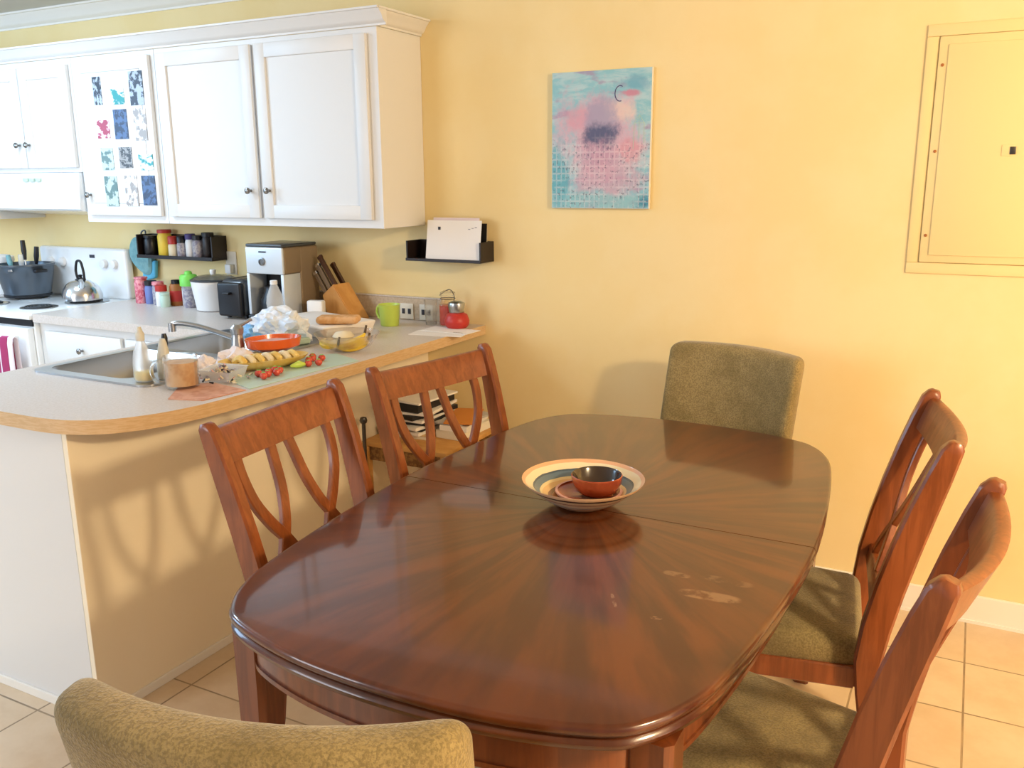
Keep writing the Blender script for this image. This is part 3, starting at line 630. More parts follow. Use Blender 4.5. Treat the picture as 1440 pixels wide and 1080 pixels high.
# glass bowl with bananas
t = thing('glass_bowl', 'wide clear glass bowl holding bananas near the wall end of the peninsula', 'bowl', (-2.03, -.72, CT))
part('bowl_body', t, lambda bm: lathe(bm, [(.0, .003), (.05, .002), (.085, .02), (.12, .065), (.122, .066), (.088, .018), (.05, -.0), (.0, 0)], seg=36, cap=False), 'thin_glass')
def banana(bm, c, a0, a1, R0, rz, tilt=0, lift=0):
    pts = []
    for i in range(11):
        a = R(a0+(a1-a0)*i/10); p = Vector((R0*math.cos(a), R0*math.sin(a), lift*i/10)); p = Matrix.Rotation(rz, 3, 'Z') @ (Matrix.Rotation(tilt, 3, 'X') @ p); pts.append(p+Vector(c))
    sweep(bm, pts, [.005, .011, .015, .0165, .017, .017, .0165, .015, .012, .007, .004], 8)
for i, (c, a0, a1, tl, lb) in enumerate((((-2.01, -.71, CT+.035), 250, 370, .25, 'banana curving along the right side of the glass bowl'), ((-2.02, -.72, CT+.055), 245, 380, .5, 'upper banana of the bunch in the glass bowl, stem up'), ((-2.05, -.735, CT+.035), 200, 300, .1, 'pale banana lying at the front of the glass bowl'))):
    q = thing('banana', lb, 'banana', (0, 0, 0), 0, 'bananas in the glass bowl')
    part('peel', q, lambda bm: banana(bm, c, a0, a1, .062, 0, tl), 'banana')
    part('stem', q, lambda bm: (lambda p: sweep(bm, [p, p+Vector((.004, .006, .03))], [.005, .004], 6))(Vector(c)+Matrix.Rotation(tl, 3, 'X') @ Vector((.062*math.cos(R(a1)), .062*math.sin(R(a1)), 0))), 'banana_tip')
quick('bread_roll', 'pale bread roll lying in the glass bowl beside the bananas', 'bread', lambda bm: lathe(bm, [(.0, -.018), (.03, -.014), (.042, 0), (.03, .014), (.0, .02)], (-2.07, -.69, CT+.045), 18, cap=False), 'cream')
# crumpled plastic bag
def blobmesh(bm, c, size, seed, amp=.35, sub=4, freq=3.):
    rnd = random.Random(seed); ph = [(rnd.uniform(0, 6), rnd.uniform(0, 6), rnd.uniform(0, 6), rnd.uniform(.6, 1.6)) for _ in range(5)]
    r = bmesh.ops.create_icosphere(bm, subdivisions=sub, radius=1); jit = {}
    for v in r['verts']:
        p = v.co.normalized(); n = 0
        for a, b_, c_, f_ in ph: n += math.sin(p.x*freq*f_+a)*math.sin(p.y*freq*f_*1.3+b_)*math.cos(p.z*freq*f_*1.1+c_)
        n = abs(n)**.8*(1 if n > 0 else -1)
        s = 1+amp*n*.35+rnd.uniform(-.5, .5)*amp*.28; z = p.z*s*size[2]
        v.co = Vector((p.x*s*size[0], p.y*s*size[1], max(z, -size[2]*.6)))+Vector(c)
t = thing('plastic_bag', 'crumpled white and blue plastic bag behind the orange dish', 'bag', (-2.36, -.72, CT+.045))
part('crumpled_film', t, lambda bm: blobmesh(bm, (0, 0, .012), (.115, .085, .075), 3, .6, 4, 3.4), 'bag_plastic', False)
plabel(part('printed_side', t, lambda bm: blobmesh(bm, (-.075, -.065, -.005), (.05, .035, .035), 9, .6, 3, 4), 'bag_blue', False), 'blue printed part of the bag')
# orange dish with contents
t = thing('baking_dish', 'shallow orange ceramic dish on the peninsula', 'dish', (-2.165, -.965, CT+.032), R(22+35))
part('dish_body', t, lambda bm: lathe(bm, [(.0, .004), (.07, .003), (.093, .014), (.10, .045), (.094, .045), (.085, .018), (.06, .012), (.0, .012)], seg=36, cap=False, sx=1, sy=.72), 'orange_ceramic')
part('food', t, lambda bm: lathe(bm, [(.0, .034), (.05, .036), (.082, .030), (.084, .026)], seg=24, cap=False, sx=1, sy=.72), 'scale_pink')
t = thing('serving_platter', 'long yellow platter in front of the orange dish', 'platter', (-2.085, -1.10, CT+.003), R(62))
part('plate', t, lambda bm: lathe(bm, [(.0, .003), (.09, .002), (.14, .02), (.155, .034), (.148, .034), (.13, .02), (.08, .009), (.0, .009)], seg=40, cap=False, sx=1, sy=.5), 'melon')
for i in range(7):
    a = i*.9; quick('melon_slice', 'pale yellow melon slice heaped on the yellow platter', 'fruit', lambda bm: sweep(bm, spline([(-2.085+(-.09+.03*i)*.47-.02, -1.10+(-.09+.03*i)*.88, CT+.026), (-2.085+(-.09+.03*i)*.47+.01, -1.10+(-.09+.03*i)*.88, CT+.044), (-2.085+(-.09+.03*i)*.47+.035, -1.10+(-.09+.03*i)*.88, CT+.026)], 4), [.006]+[.012]*7+[.006], 8), 'cream' if i % 2 else 'melon', 'melon slices on the yellow platter')
quick('cutting_mat', 'mint green flexible cutting mat along the dining edge of the peninsula', 'mat', lambda bm: prism(bm, [[(-1.905, -1.36), (-1.885, -1.0), (-1.865, -.87), (-2.02, -.80), (-2.09, -.93), (-2.06, -1.30)]], CT+.0003, CT+.0025), 'mint_board', None, False)
quick('place_mat', 'peach woven mat under the seed-covered dish', 'mat', lambda bm: prism(bm, [[(-1.925, -1.53), (-1.905, -1.375), (-2.06, -1.35), (-2.15, -1.40), (-2.03, -1.56)]], CT+.0003, CT+.0025), 'peach_mat', None, False)
tl = [(-1.965, -1.215), (-1.985, -1.19), (-1.955, -1.185), (-1.97, -1.155), (-1.995, -1.225), (-1.99, -1.155), (-1.955, -1.245), (-2.0, -.955), (-1.975, -.935), (-2.02, -.93), (-1.99, -.985), (-1.955, -1.03), (-1.935, -1.0)]
pp_ = None
for i, (x, y) in enumerate(tl):
    gp = 'small tomatoes at the mat corner nearest the seeds' if i < 7 else 'small tomatoes between the platter and the banana bowl'
    lb = 'small red tomato in the pile at the near end of the mint mat' if i < 7 else 'small red tomato in the cluster at the far end of the mint mat'
    q = thing('cherry_tomato', lb, 'tomato', (x, y, CT+.0145), random.random()*3, gp)
    if pp_ is None:
        a_ = part('flesh', q, lambda bm: lathe(bm, [(.0, -.012), (.007, -.0105), (.0125, -.004), (.0125, .003), (.008, .0095), (.002, .0105)], seg=14), 'tomato')
        c_ = part('calyx', q, lambda bm: [box(bm, -.006, .006, -.001, .001, .0102, .0115), box(bm, -.001, .001, -.006, .006, .0102, .0115)], 'green', False)
        pp_ = (a_, c_)
    else:
        for s_ in pp_: e_ = s_.copy(); COL.objects.link(e_); e_.parent = q
quick('lime_wedge', 'green lime wedge beside the yellow platter', 'fruit', lambda bm: sweep(bm, [(-1.985, -1.085, CT+.012), (-1.97, -1.06, CT+.016), (-1.96, -1.035, CT+.012)], [.004, .013, .004], 10), 'lime')
t = thing('tissue', 'crumpled white tissue between the faucet and the yellow platter', 'tissue', (-2.20, -1.125, CT+.032)); part('sheet', t, lambda bm: blobmesh(bm, (0, 0, -.008), (.055, .06, .035), 21, .6, 3, 4), 'tissue', False)
t = thing('tissue', 'small crumpled tissue ball beside the sink rim, left of the orange dish', 'tissue', (-2.195, -1.255, CT+.028)); part('sheet', t, lambda bm: blobmesh(bm, (0, 0, -.005), (.035, .035, .034), 33, .6, 3, 4), 'tissue', False)
# dark seeds / sprigs heap
def seeds(bm):
    rnd = random.Random(5)
    for i in range(150):
        a = rnd.uniform(0, 6.28); r = min(.075, abs(rnd.gauss(0, .04))); x = -2.07+r*math.cos(a)*1.0; y = -1.30+r*math.sin(a)*1.1; z = CT+.006+max(0, .045-r*.6)*rnd.random()
        d_ = Vector((rnd.uniform(-1, 1), rnd.uniform(-1, 1), rnd.uniform(-.1, .6))).normalized()*.013
        sweep(bm, [Vector((x, y, z)), Vector((x, y, z))+d_], [.0035, .002], 5, mi=i % 5)
o = quick('seed_pods', 'heap of dark seeds and dried stems on the peach mat', 'seeds', seeds, ['book_black', 'cream', 'scale_pink', 'cream', 'grey_label']); o['kind'] = 'stuff'
t = thing('clamshell_box', 'open clear plastic clamshell over the dark seeds beside the glass mug', 'container', (-2.075, -1.295, CT+.003), R(12))
part('tray', t, lambda bm: lathe(bm, [(.06, .0), (.075, .035), (.082, .036), (.077, .034), (.063, .002)], seg=4, cap=False, rot=Matrix.Rotation(R(45), 3, 'Z'), sy=1.1), 'clear_plastic', False)
t = thing('sponge', 'cream kitchen sponge on the faucet deck of the sink', 'sponge', (-2.245, -.84, CT+.0075), R(10)); part('foam', t, lambda bm: rbox(bm, (0, 0, .016), (.05, .09, .032), .006, (1, 1, 1)), 'cream')
t = thing('sponge', 'mint green scrubber on the sink deck beyond the cream sponge', 'sponge', (-2.25, -.735, CT+.0075), R(-12)); part('foam', t, lambda bm: rbox(bm, (0, 0, .012), (.05, .075, .024), .006, (1, 1, 1)), 'mint')
# glass mug, soap bottle, brush
t = thing('glass_mug', 'large glass mug of milky coffee beside the sink corner', 'mug', (-2.112, -1.43, CT+.0003), R(215))
part('glass_body', t, lambda bm: lathe(bm, [(.0, 0), (.046, 0), (.05, .006), (.052, .10), (.049, .10), (.047, .01), (.0, .008)], seg=28, cap=False), 'thin_glass')
part('drink', t, lambda bm: lathe(bm, [(.045, .0105), (.0465, .082)], seg=28), 'coffee_drink')
part('handle', t, lambda bm: sweep(bm, spline([(.05, 0, .085), (.078, 0, .08), (.088, 0, .05), (.075, 0, .02), (.05, 0, .016)], 5), .006), 'thin_glass')
t = thing('soap_bottle', 'clear dish soap bottle with a cream cap standing on the sink rim', 'bottle', (-2.268, -1.44, CT+.0075))
part('body', t, lambda bm: lathe(bm, [(.028, 0), (.034, .008), (.033, .06), (.028, .09), (.014, .125), (.012, .128)], seg=24, sy=.8), 'clear_plastic')
part('liquid', t, lambda bm: lathe(bm, [(.026, .004), (.031, .010), (.030, .03)], seg=20, sy=.78), 'yellow')
part('cap', t, lambda bm: lathe(bm, [(.013, .1285), (.014, .15), (.009, .158), (.006, .172)], seg=14), 'milky')
t = thing('lotion_bottle', 'white squeeze bottle just right of the clear soap bottle', 'bottle', (-2.235, -1.385, CT+.0075))
part('body', t, lambda bm: lathe(bm, [(.024, 0), (.027, .008), (.024, .07), (.014, .115), (.009, .128)], seg=20, sy=.8), 'milky')
t = thing('dish_brush', 'black dish brush standing upright behind the glass mug', 'brush', (-2.29, -1.325, CT+.0075))
part('handle', t, lambda bm: sweep(bm, [(0, 0, .03), (-.002, .0, .08), (-.004, 0, .115), (-.005, 0, .13)], [.009, .007, .010, .007]), 'black')
part('bristle_head', t, lambda bm: lathe(bm, [(.016, 0), (.019, .012), (.014, .03)], seg=16), 'black')
# mug and glass jars near the wall
t = thing('mug', 'lime green mug at the wall end of the peninsula', 'mug', (-2.215, -.185, CT), R(172))
part('cup', t, lambda bm: lathe(bm, [(.0, 0), (.036, 0), (.04, .004), (.047, .09), (.0495, .093), (.046, .093), (.042, .085), (.037, .01), (.0, .008)], seg=32, cap=False), 'lime')
part('handle', t, lambda bm: sweep(bm, spline([(.042, 0, .075), (.065, 0, .078), (.074, 0, .055), (.062, 0, .03), (.040, 0, .025)], 5), .006), 'lime')
def clampjar(label, x, y, r, h, content, hat):
    t = thing('glass_jar', label, 'jar', (x, y, CT+.0003), 0, 'glass storage jars in the counter corner')
    part('glass', t, lambda bm: lathe(bm, [(r*.9, 0), (r, .006), (r, h*.7), (r*.78, h*.82), (r*.8, h)], seg=24), 'thin_glass')
    part('contents', t, lambda bm: lathe(bm, [(r*.88, .004), (r*.93, .01), (r*.93, h*.66), (r*.6, h*.7)], seg=20), content)
    part('lid', t, lambda bm: lathe(bm, [(r*.86, h+.0005), (r*.88, h+hat*.6), (r*.5, h+hat)], seg=20), 'thin_glass')
    part('wire_clamp', t, lambda bm: (sweep(bm, [(r*.86*math.cos(a*.5), r*.86*math.sin(a*.5), h*.9) for a in range(13)], .002, 6, closed=False), sweep(bm, spline([(r*.9, -.01, h*.8), (r*1.05, -.01, h), (r*.4, -.01, h+hat+.006), (-r*.9, -.01, h)], 4), .002, 6)), 'dark_metal')
clampjar('tall glass clamp jar of orange-red spice in the corner by the wall', -1.985, -.075, .038, .13, 'tomato', .022)
t = thing('glass_jar', 'squat bright red glass jar with a silver top on the envelopes', 'jar', (-1.905, -.135, CT+.0063), 0, 'glass storage jars in the counter corner')
part('body', t, lambda bm: lathe(bm, [(.042, 0), (.052, .012), (.054, .03), (.045, .055), (.03, .064)], seg=28), 'red')
part('screw_top', t, lambda bm: lathe(bm, [(.031, .0645), (.033, .07), (.036, .095), (.034, .105), (.02, .112)], seg=24), 'steel')
t = thing('drinking_glass', 'small clear tumbler left of the tall clamp jar', 'glass', (-2.062, -.09, CT+.0003)); part('glass_body', t, lambda bm: lathe(bm, [(.0, 0), (.024, 0), (.03, .11), (.028, .11), (.0225, .004), (.0, .004)], seg=22, cap=False), 'thin_glass')
for i, (x, y, rz, z, lb) in enumerate(((-1.905, -.275, R(10), .0003, 'white envelope at the bottom of the pile by the wall end'), (-1.895, -.205, R(-3), .0032, 'printed white envelope lying on top of the other one'))):
    q = thing('envelope', lb, 'envelope', (x, y, CT+z), rz, 'envelopes in the counter corner')
    part('paper', q, lambda bm: box(bm, -.115, .115, -.055, .055, 0, .0022, .0005), 'paper', False)
    if i: part('printed_lines', q, lambda bm: [box(bm, .04+.012*j, .05+.012*j, -.04, -.036, .0022, .0026) for j in range(4)], 'ink', False)

# ------------------------------------------------------------ letter holder
ledge('letter_shelf', 'dark brown wall-mounted letter holder right of the cabinets', -2.165, -1.795, 1.212, 1.297, .115, 'letter holder', th=.01, front=.012)
def sheet(label, x0, x1, y, z0, z1, mm, lean=.02, extra=None):
    t = thing('letter', label, 'letter', (0, 0, 0), 0, 'papers standing in the letter holder')
    def fn(bm):
        v = [(x0, y-lean, z0), (x1, y-lean, z0), (x1+.003, y, z1), (x0+.003, y, z1)]
        A = [bm.verts.new(p) for p in v]; B = [bm.verts.new((p[0], p[1]+.0015, p[2])) for p in v]
        bm.faces.new(A); bm.faces.new(B[::-1])
        for i in range(4): bm.faces.new((A[i], A[(i+1) % 4], B[(i+1) % 4], B[i]))
    part('sheet', t, fn, mm, False)
    return t
sheet('large white letter in front of the others in the holder', -2.072, -1.808, -.085, 1.2235, 1.385, 'paper')
sheet('pinkish envelope tucked behind the large white letter', -2.055, -1.83, -.065, 1.2235, 1.395, 'paper_pink')
sheet('black folder edge standing behind the white letter', -2.04, -1.794+.0-.012, -.045, 1.2235, 1.372, 'black', .01)
sheet('short cream slip at the right end of the letter holder', -1.95, -1.812, -.028, 1.2235, 1.348, 'cream', .008)
t = bpy.data.objects['letter']; part('stamp', t, lambda bm: box(bm, -2.015, -2.003, -.0905, -.0885, 1.345, 1.358), 'ink', False); part('postmark', t, lambda bm: [box(bm, -1.868+.016*i, -1.858+.016*i, -.0905, -.089, 1.348+.004*i, 1.351+.004*i) for i in range(3)], 'grey_label', False)

# ------------------------------------------------------------ painting, electric panel
t = thing('painting', 'teal and pink city painting on an unframed canvas on the yellow wall', 'painting')
part('canvas', t, lambda bm: box(bm, -1.517, -1.110, -.019, -.002, 1.438, 1.953, .001), 'white_plastic', False)
part('painted_front', t, lambda bm: box(bm, -1.5165, -1.1105, -.0202, -.0191, 1.4385, 1.9525), 'painting', False)
def circ(bm):
    sweep(bm, [(-1.235+.02*math.cos(R(a)), -.0204, 1.865+.028*math.sin(R(a))) for a in range(60, 300, 12)], .0018, 5)
plabel(part('brush_stroke', t, circ, 'purple'), 'curved dark brush stroke')
plabel(part('tower_outline', t, lambda bm: [sweep(bm, q, .0012, 4) for q in ([(-1.178, -.0204, 1.66), (-1.175, -.0204, 1.755), (-1.155, -.0204, 1.785), (-1.136, -.0204, 1.755), (-1.136, -.0204, 1.68)], [(-1.156, -.0204, 1.785), (-1.156, -.0204, 1.70)], [(-1.175, -.0204, 1.755), (-1.136, -.0204, 1.755)])], 'mint'), 'pale tower outline')
t = thing('breaker_panel', 'electrical panel painted the same yellow as the wall', 'electric panel')
def frame4(bm, x0, x1, z0, z1, w_, y0, y1, bv=.002):
    box(bm, x0, x1, y0, y1, z0, z0+w_, bv); box(bm, x0, x1, y0, y1, z1-w_, z1, bv); box(bm, x0, x0+w_, y0, y1, z0+w_, z1-w_, bv); box(bm, x1-w_, x1, y0, y1, z0+w_, z1-w_, bv)
part('trim_frame', t, lambda bm: frame4(bm, -.192, .392, 1.232, 2.026, .037, -.008, -.001, .003), 'panel_paint')
part('cover', t, lambda bm: box(bm, -.154, .354, -.016, -.001, 1.270, 1.988, .005), 'panel_paint')
dr = part('door', t, lambda bm: box(bm, -.126, .326, -.021, -.0162, 1.295, 1.962, .002), 'panel_paint')
part('latch', dr, lambda bm: (box(bm, .055, .09, -.0235, -.021, 1.613, 1.648, .001),), 'panel_paint'); part('latch_slot', dr, lambda bm: box(bm, .078, .095, -.026, -.0235, 1.618, 1.642, .001), 'dark_metal')
for x, z in ((-.137, 1.632), (-.140, 1.36), (-.140, 1.90)): part('screw', t, lambda bm: lathe(bm, [(.005, 0), (.005, .003), (.002, .004)], (x, -.0159, z), 10, rot=Matrix.Rotation(R(90), 3, 'X')), 'rust')

# ------------------------------------------------------------ stand with magazines and books
t = thing('magazine_stand', 'small light wood stand with a wicker front behind the chair nearest the wall', 'stand', (-1.925, -.30, 0))
part('top_board', t, lambda bm: box(bm, -.20, .20, -.24, .22, .50, .52, .004), 'stand_wood')
for y in (-.22, .2): part('side_rail', t, lambda bm: box(bm, -.17, .17, y-.008, y+.008, .44, .499, .002), 'wicker')
for x in (-.185, .185):
    for y in (-.222, .202): part('leg', t, lambda bm: box(bm, x-.014, x+.014, y-.014, y+.014, 0, .4995, .003), 'stand_wood')
plabel(part('post', t, lambda bm: (sweep(bm, [(-.17, -.26, .0), (-.17, -.26, .60)], .008), lathe(bm, [(.0, .6), (.012, .603), (.016, .614), (.012, .626), (.0, .629)], (-.17, -.26, 0), 14, cap=False)), 'dark_metal'), 'thin dark post with a round finial')
bk = [('book_tan', .018, .27, .20, 'tan book at the very bottom of the stack', 4), ('paper', .014, .28, .21, 'white magazine above the bottom tan book', -3), ('book_black', .008, .26, .19, 'thin black book low in the stack', 2),
      ('paper', .014, .28, .21, 'white magazine in the lower middle of the stack', -9), ('book_black', .014, .25, .19, 'black book in the lower middle of the stack', 8), ('paper', .011, .27, .20, 'white magazine in the middle of the stack', 0), ('book_black', .018, .27, .20, 'black book below the thickest one', -12),
      ('paper', .012, .27, .21, 'light magazine just under the thickest book', 6), ('book_black', .034, .27, .20, 'thick black book near the top of the stack', -2), ('paper', .008, .26, .20, 'white magazine on the very top of the stack', -6)]
z = .5205
for mm, h, L, W, lb, a in bk:
    q = thing('book', lb, 'book', (-2.0+random.uniform(-.01, .01), -.30, z), R(a+90), 'stack of books and magazines on the stand')
    if mm == 'book_tan':
        part('cover', q, lambda bm: (box(bm, -L/2, L/2, -W/2, W/2, 0, .002), box(bm, -L/2, L/2, -W/2, W/2, h-.002, h), box(bm, -L/2, L/2, W/2-.002, W/2, .002, h-.002)), mm, False)
        part('pages', q, lambda bm: box(bm, -L/2+.004, L/2-.004, -W/2+.004, W/2-.0025, .0021, h-.0021), 'pages', False)
    else: part('cover', q, lambda bm: box(bm, -L/2, L/2, -W/2, W/2, 0, h, .001), mm, False)
    z += h+.0004
z = .5205
for mm, h, lb, a in (('pages', .035, 'cream paper pad at the bottom of the short right-hand pile', -3), ('paper', .022, 'white magazine second from the top of the short pile', 8), ('paper_grey', .008, 'grey magazine under the orange one', -8), ('book_orange', .006, 'orange magazine on top of the short right-hand pile', 18)):
    q = thing('book', lb, 'book', (-1.81, -.25, z), R(a), 'short pile of magazines on the stand')
    part('cover', q, lambda bm: box(bm, -.06, .06, -.12, .12, 0, h, .001), mm, False); z += h+.0004

# ------------------------------------------------------------ dining table
TX, TY = -.78, -1.397
t = thing('dining_table', 'large oval-cornered dark brown dining table with a sunburst veneer top', 'table', (TX, TY, 0))
quad = [(.543, 0), (.534, .22), (.515, .43), (.492, .60), (.468, .69), (.428, .765), (.365, .818), (.20, .864), (0, .878)]
full = quad + [(-x, y) for x, y in quad[::-1][1:]] + [(-x, -y) for x, y in quad[1:]] + [(x, -y) for x, y in quad[::-1][1:-1]]
ol = [(p.x, p.y) for p in spline([Vector((x, y, 0)) for x, y in full], 6, True)]
def inset(lp, d_):
    out = []; n = len(lp)
    for i in range(n):
        a = Vector(lp[i-1]); c = Vector(lp[(i+1) % n]); tt = (c-a).normalized(); nn = Vector((-tt.y, tt.x)); p = Vector(lp[i])+nn*d_; out.append((p.x, p.y))
    return out
def leaf(bm, s):
    prof = [(.7605, .012), (.7600, .006), (.757, .002), (.752, 0), (.746, .001), (.742, .005), (.7405, .010), (.737, .010), (.735, .006), (.728, .002), (.720, .004), (.714, .012), (.712, .02)]
    rows = []
    for z, dd in prof:
        lp = inset(ol, dd); h = [(x, y) for x, y in lp if s*y > .006]
        h.sort(key=lambda q: math.atan2(s*q[1], q[0]))
        # cut edge points on the seam
        h = [(lp and (.543-dd), s*.0014)] + h + [(-(.543-dd), s*.0014)]
        rows.append([bm.verts.new((x, y, z)) for x, y in h])
    for a, c in zip(rows, rows[1:]):
        n = len(a)
        for i in range(n): bm.faces.new((a[i], a[(i+1) % n], c[(i+1) % n], c[i]))
    bm.faces.new(rows[0]); bm.faces.new(rows[-1][::-1])
for s in (1, -1): part('table_leaf', t, lambda bm: leaf(bm, s), 'table_veneer')
def apron(bm):
    for dd, z0, z1, th in ((.045, .635, .712, .02), (.041, .632, .642, .026)):
        a = inset(ol, dd); c = inset(ol, dd+th); n = len(a)
        A0 = [bm.verts.new((x, y, z0)) for x, y in a]; A1 = [bm.verts.new((x, y, z1)) for x, y in a]; C0 = [bm.verts.new((x, y, z0)) for x, y in c]; C1 = [bm.verts.new((x, y, z1)) for x, y in c]
        for i in range(n):
            j = (i+1) % n
            bm.faces.new((A0[i], A0[j], A1[j], A1[i])); bm.faces.new((C0[i], C0[j], C1[j], C1[i])); bm.faces.new((A0[i], A0[j], C0[j], C0[i])); bm.faces.new((A1[i], A1[j], C1[j], C1[i]))
part('apron', t, apron, 'table_base_wood')
for sx_ in (-1, 1):
    for sy_ in (-1, 1):
        def lg(bm):
            x, y = sx_*.415, sy_*.715
            sweep(bm, [(x, y, .7115), (x, y, .55), (x+sx_*.004, y+sy_*.004, .35), (x+sx_*.012, y+sy_*.012, .12), (x+sx_*.022, y+sy_*.022, 0)], 0, sec=[(.078, .078), (.076, .076), (.064, .064), (.052, .052), (.046, .046)], lat=(1, 0, 0))
        part('leg', t, lg, 'table_base_wood')
# bowls
t = thing('pottery_bowl', 'wide striped pottery bowl in the centre of the table', 'bowl', (-.797, -1.383, .7606))
P_in = [(.0, .012), (.03, .012), (.06, .016), (.10, .034), (.128, .056), (.150, .068), (.152, .071)]
P_out = [(.152, .071), (.150, .066), (.13, .050), (.10, .026), (.065, .006), (.045, .0), (.0, .0)]
part('inside_glaze', t, lambda bm: lathe(bm, P_in, seg=56, cap=False), 'bowl_inside'); part('outside_glaze', t, lambda bm: lathe(bm, P_out, seg=56, cap=False), 'bowl_outside')
t = thing('clay_bowl', 'small dark-glazed red clay bowl sitting inside the striped bowl', 'bowl', (-.772, -1.355, .7606+.024), 0)
part('outside', t, lambda bm: lathe(bm, [(.0, 0), (.035, 0), (.052, .012), (.062, .032), (.064, .050), (.062, .052)], seg=40, cap=False), 'clay')
part('inside', t, lambda bm: lathe(bm, [(.062, .052), (.059, .048), (.054, .028), (.035, .012), (.0, .008)], seg=40, cap=False), 'dark_glaze')
t = thing('saucer', 'terracotta and cream saucer lying in the striped bowl under the clay bowl', 'saucer', (-.79, -1.362, .7606+.016))
part('disc', t, lambda bm: lathe(bm, [(.0, 0), (.06, .002), (.082, .014), (.084, .016), (.08, .0165), (.06, .006), (.0, .005)], seg=40, cap=False), 'clay'); plabel(part('rim_band', t, lambda bm: lathe(bm, [(.0845, .0145), (.0845, .018), (.078, .018)], seg=40, cap=False), 'scale_pink'), 'pale rim')

# ------------------------------------------------------------ wooden X-back chairs
def by(x, z):   # y of the back surface at lateral x and height z
    if z < .46: y = -.205-.07*(1-z/.46)**1.5
    else: y = -.205-.128*((z-.46)/.54)**1.35
    bow = max(0, (z-.50)/.5)*.046*(1-(x/.255)**2)
    return y-bow
def hw(z): return .215+.033*max(0, min(1, (z-.2)/.8))
def xchair(label, loc, rz):
    t = thing('dining_chair', label, 'chair', loc, rz, 'wooden cross-back dining chairs')
    for s in (-1, 1):
        zz = [0, .12, .25, .38, .46, .55, .65, .75, .85, .93, .985, 1.0, 1.008]
        sec = [(.030, .034), (.031, .038), (.033, .044), (.034, .052), (.036, .060), (.036, .064), (.035, .064), (.034, .062), (.034, .058), (.034, .052), (.034, .044), (.031, .034), (.022, .020)]
        part('back_post', t, lambda bm: sweep(bm, [(s*hw(z), by(.255, z) if z < .99 else by(.255, z)-.004, z) for z in zz], 0, sec=sec, lat=(1, 0, 0)), 'chair_wood')
    def rail(bm, z0, z1, th, n=14, sag=0):
        rows = []
        for i in range(n+1):
            u = -1+2*i/n; x = u*(hw((z0+z1)/2)-.012)
            dip = sag*(1-u*u); za, zb = z0-dip, z1-dip
            ya, yb = by(x, za), by(x, zb)
            rows.append([bm.verts.new(p) for p in ((x, ya+th/2, za), (x, (ya+yb)/2+th/2, (za+zb)/2), (x, yb+th/2, zb-.004), (x, yb+th/2-.006, zb), (x, yb-th/2+.006, zb), (x, yb-th/2, zb-.004), (x, ya-th/2, za))])
        for a, c in zip(rows, rows[1:]):
            for i in range(7): bm.faces.new((a[i], a[(i+1) % 7], c[(i+1) % 7], c[i]))
        bm.faces.new(rows[0][::-1]); bm.faces.new(rows[-1])
    part('top_rail', t, lambda bm: rail(bm, .908, .990, .026, sag=.012), 'chair_wood')
    part('lower_rail', t, lambda bm: rail(bm, .535, .575, .022), 'chair_wood')
    for s in (-1, 1):
        for P in ([(.178, .912), (.180, .86), (.165, .79), (.128, .725), (.094, .68), (.060, .62), (.040, .57)], [(.034, .912), (.040, .86), (.050, .79), (.072, .725), (.098, .68), (.135, .62), (.165, .57)]):
            q = spline([Vector((s*x, z, 0)) for x, z in P], 4)
            part('back_slat', t, lambda bm: sweep(bm, [(v.x, by(v.x, v.y), v.y) for v in q], 0, sec=(.030, .017), lat=(1, 0, 0)), 'chair_wood')
    # seat
    def seatw(v):
        k_ = 1+.09*(v.y/.22); return (v.x*k_, v.y, v.z+.016*max(0, 1-(v.x/.24)**2)*max(0, 1-(v.y/.24)**2)*(1 if v.z > 0 else 0))
    part('seat_cushion', t, lambda bm: rbox(bm, (0, .025, .448), (.44, .445, .085), .034, (8, 8, 1), warp=seatw), 'olive_seat')
    part('seat_frame', t, lambda bm: (box(bm, -.20, .20, -.19, -.165, .372, .428, .003), box(bm, -.22, .22, .205, .23, .372, .428, .003), sweep(bm, [(-.20, -.18, .40), (-.222, .218, .40)], 0, sec=(.022, .056), lat=(1, 0, 0)), sweep(bm, [(.20, -.18, .40), (.222, .218, .40)], 0, sec=(.022, .056), lat=(1, 0, 0))), 'chair_wood')
    for s in (-1, 1): part('front_leg', t, lambda bm: sweep(bm, [(s*.215, .212, .42), (s*.215, .214, .25), (s*.214, .218, 0)], 0, sec=[(.042, .042), (.038, .038), (.028, .028)], lat=(1, 0, 0)), 'chair_wood')
    return t
def place(c, f):
    f = Vector(f).normalized(); return (c[0]+.333*f.x, c[1]+.333*f.y, 0), math.atan2(-f.x, f.y)
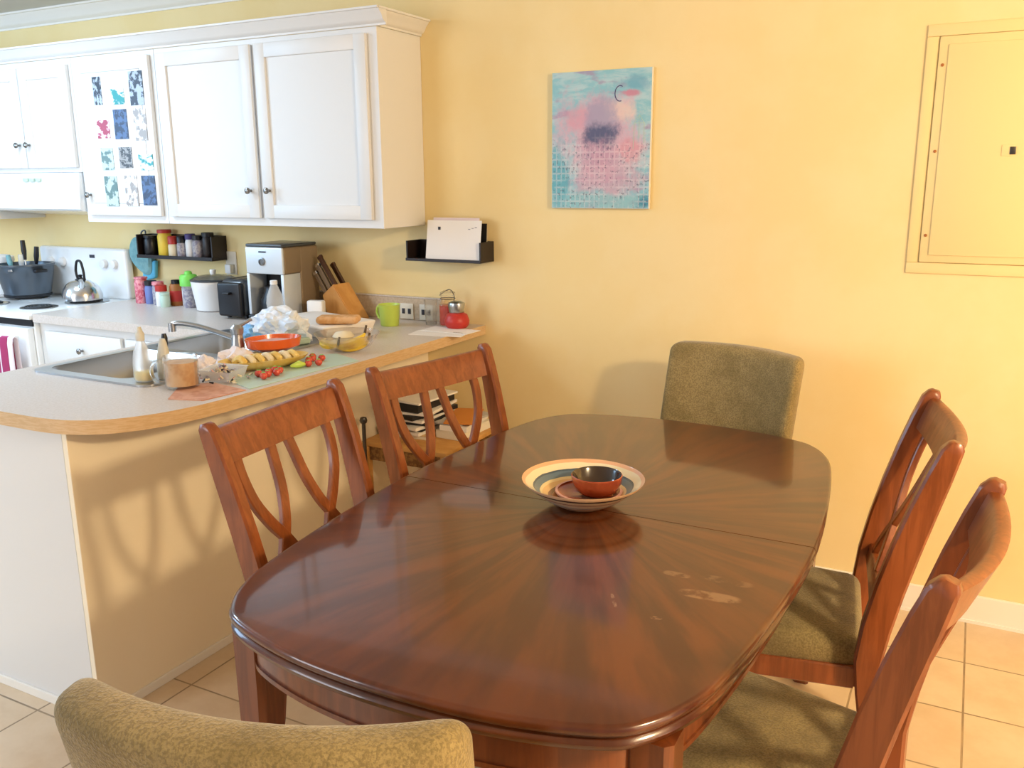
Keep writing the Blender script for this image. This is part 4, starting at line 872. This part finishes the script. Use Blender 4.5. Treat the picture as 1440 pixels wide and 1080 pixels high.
l, rz = place((-1.541, -1.638), (.998, .06)); ch = xchair('wooden cross-back chair at the left of the table, nearer the camera', l, rz)
l, rz = place((-1.496, -.975), (.974, -.226)); dup(ch, l, rz, 'wooden cross-back chair at the left of the table in front of the book stack')
l, rz = place((-.02, -1.05), (-.992, -.124)); dup(ch, l, rz, 'wooden cross-back chair at the right of the table, nearer the yellow wall')
l, rz = place((.05, -1.77), (-.991, .133)); dup(ch, l, rz, 'wooden cross-back chair at the lower right, nearest the camera')

# ------------------------------------------------------------ upholstered end chairs
def parson(label, loc, rz):
    t = thing('upholstered_chair', label, 'chair', loc, rz, 'upholstered end chairs')
    def wb(v):
        z = v.z+.27; rake = -.10*max(0, z/.54)**1.2
        bow = -.062*(1-(v.x/.24)**2)*min(1, max(0, z/.3)); crown_ = .004*(1-(v.x/.24)**2)*(1 if z > .3 else 0)
        return (v.x*(1+.03*z), v.y+rake+bow, v.z+crown_)
    part('backrest', t, lambda bm: rbox(bm, (0, -.185, .703), (.49, .082, .55), .032, (10, 1, 10), warp=wb), 'olive_chenille')
    part('seat', t, lambda bm: rbox(bm, (0, .03, .41), (.47, .45, .13), .03, (6, 6, 2)), 'olive_chenille')
    for s in (-1, 1):
        part('front_leg', t, lambda bm: sweep(bm, [(s*.20, .22, .345), (s*.20, .22, 0)], 0, sec=[(.045, .045), (.032, .032)], lat=(1, 0, 0)), 'chair_wood')
        part('rear_leg', t, lambda bm: sweep(bm, [(s*.20, -.17, .345), (s*.20, -.21, .15), (s*.20, -.27, 0)], 0, sec=[(.045, .045), (.038, .038), (.032, .032)], lat=(1, 0, 0)), 'chair_wood')
    return t
def place2(c, f):
    f = Vector(f).normalized(); return (c[0]+.30*f.x, c[1]+.30*f.y, 0), math.atan2(-f.x, f.y)
l, rz = place2((-.68, -.30), (-.29, -.96)); pc = parson('olive upholstered chair at the far end of the table against the yellow wall', l, rz)
l, rz = place2((-.667, -2.656), (-.28, .96)); dup(pc, l, rz, 'olive upholstered chair at the near end of the table, its back toward the camera')
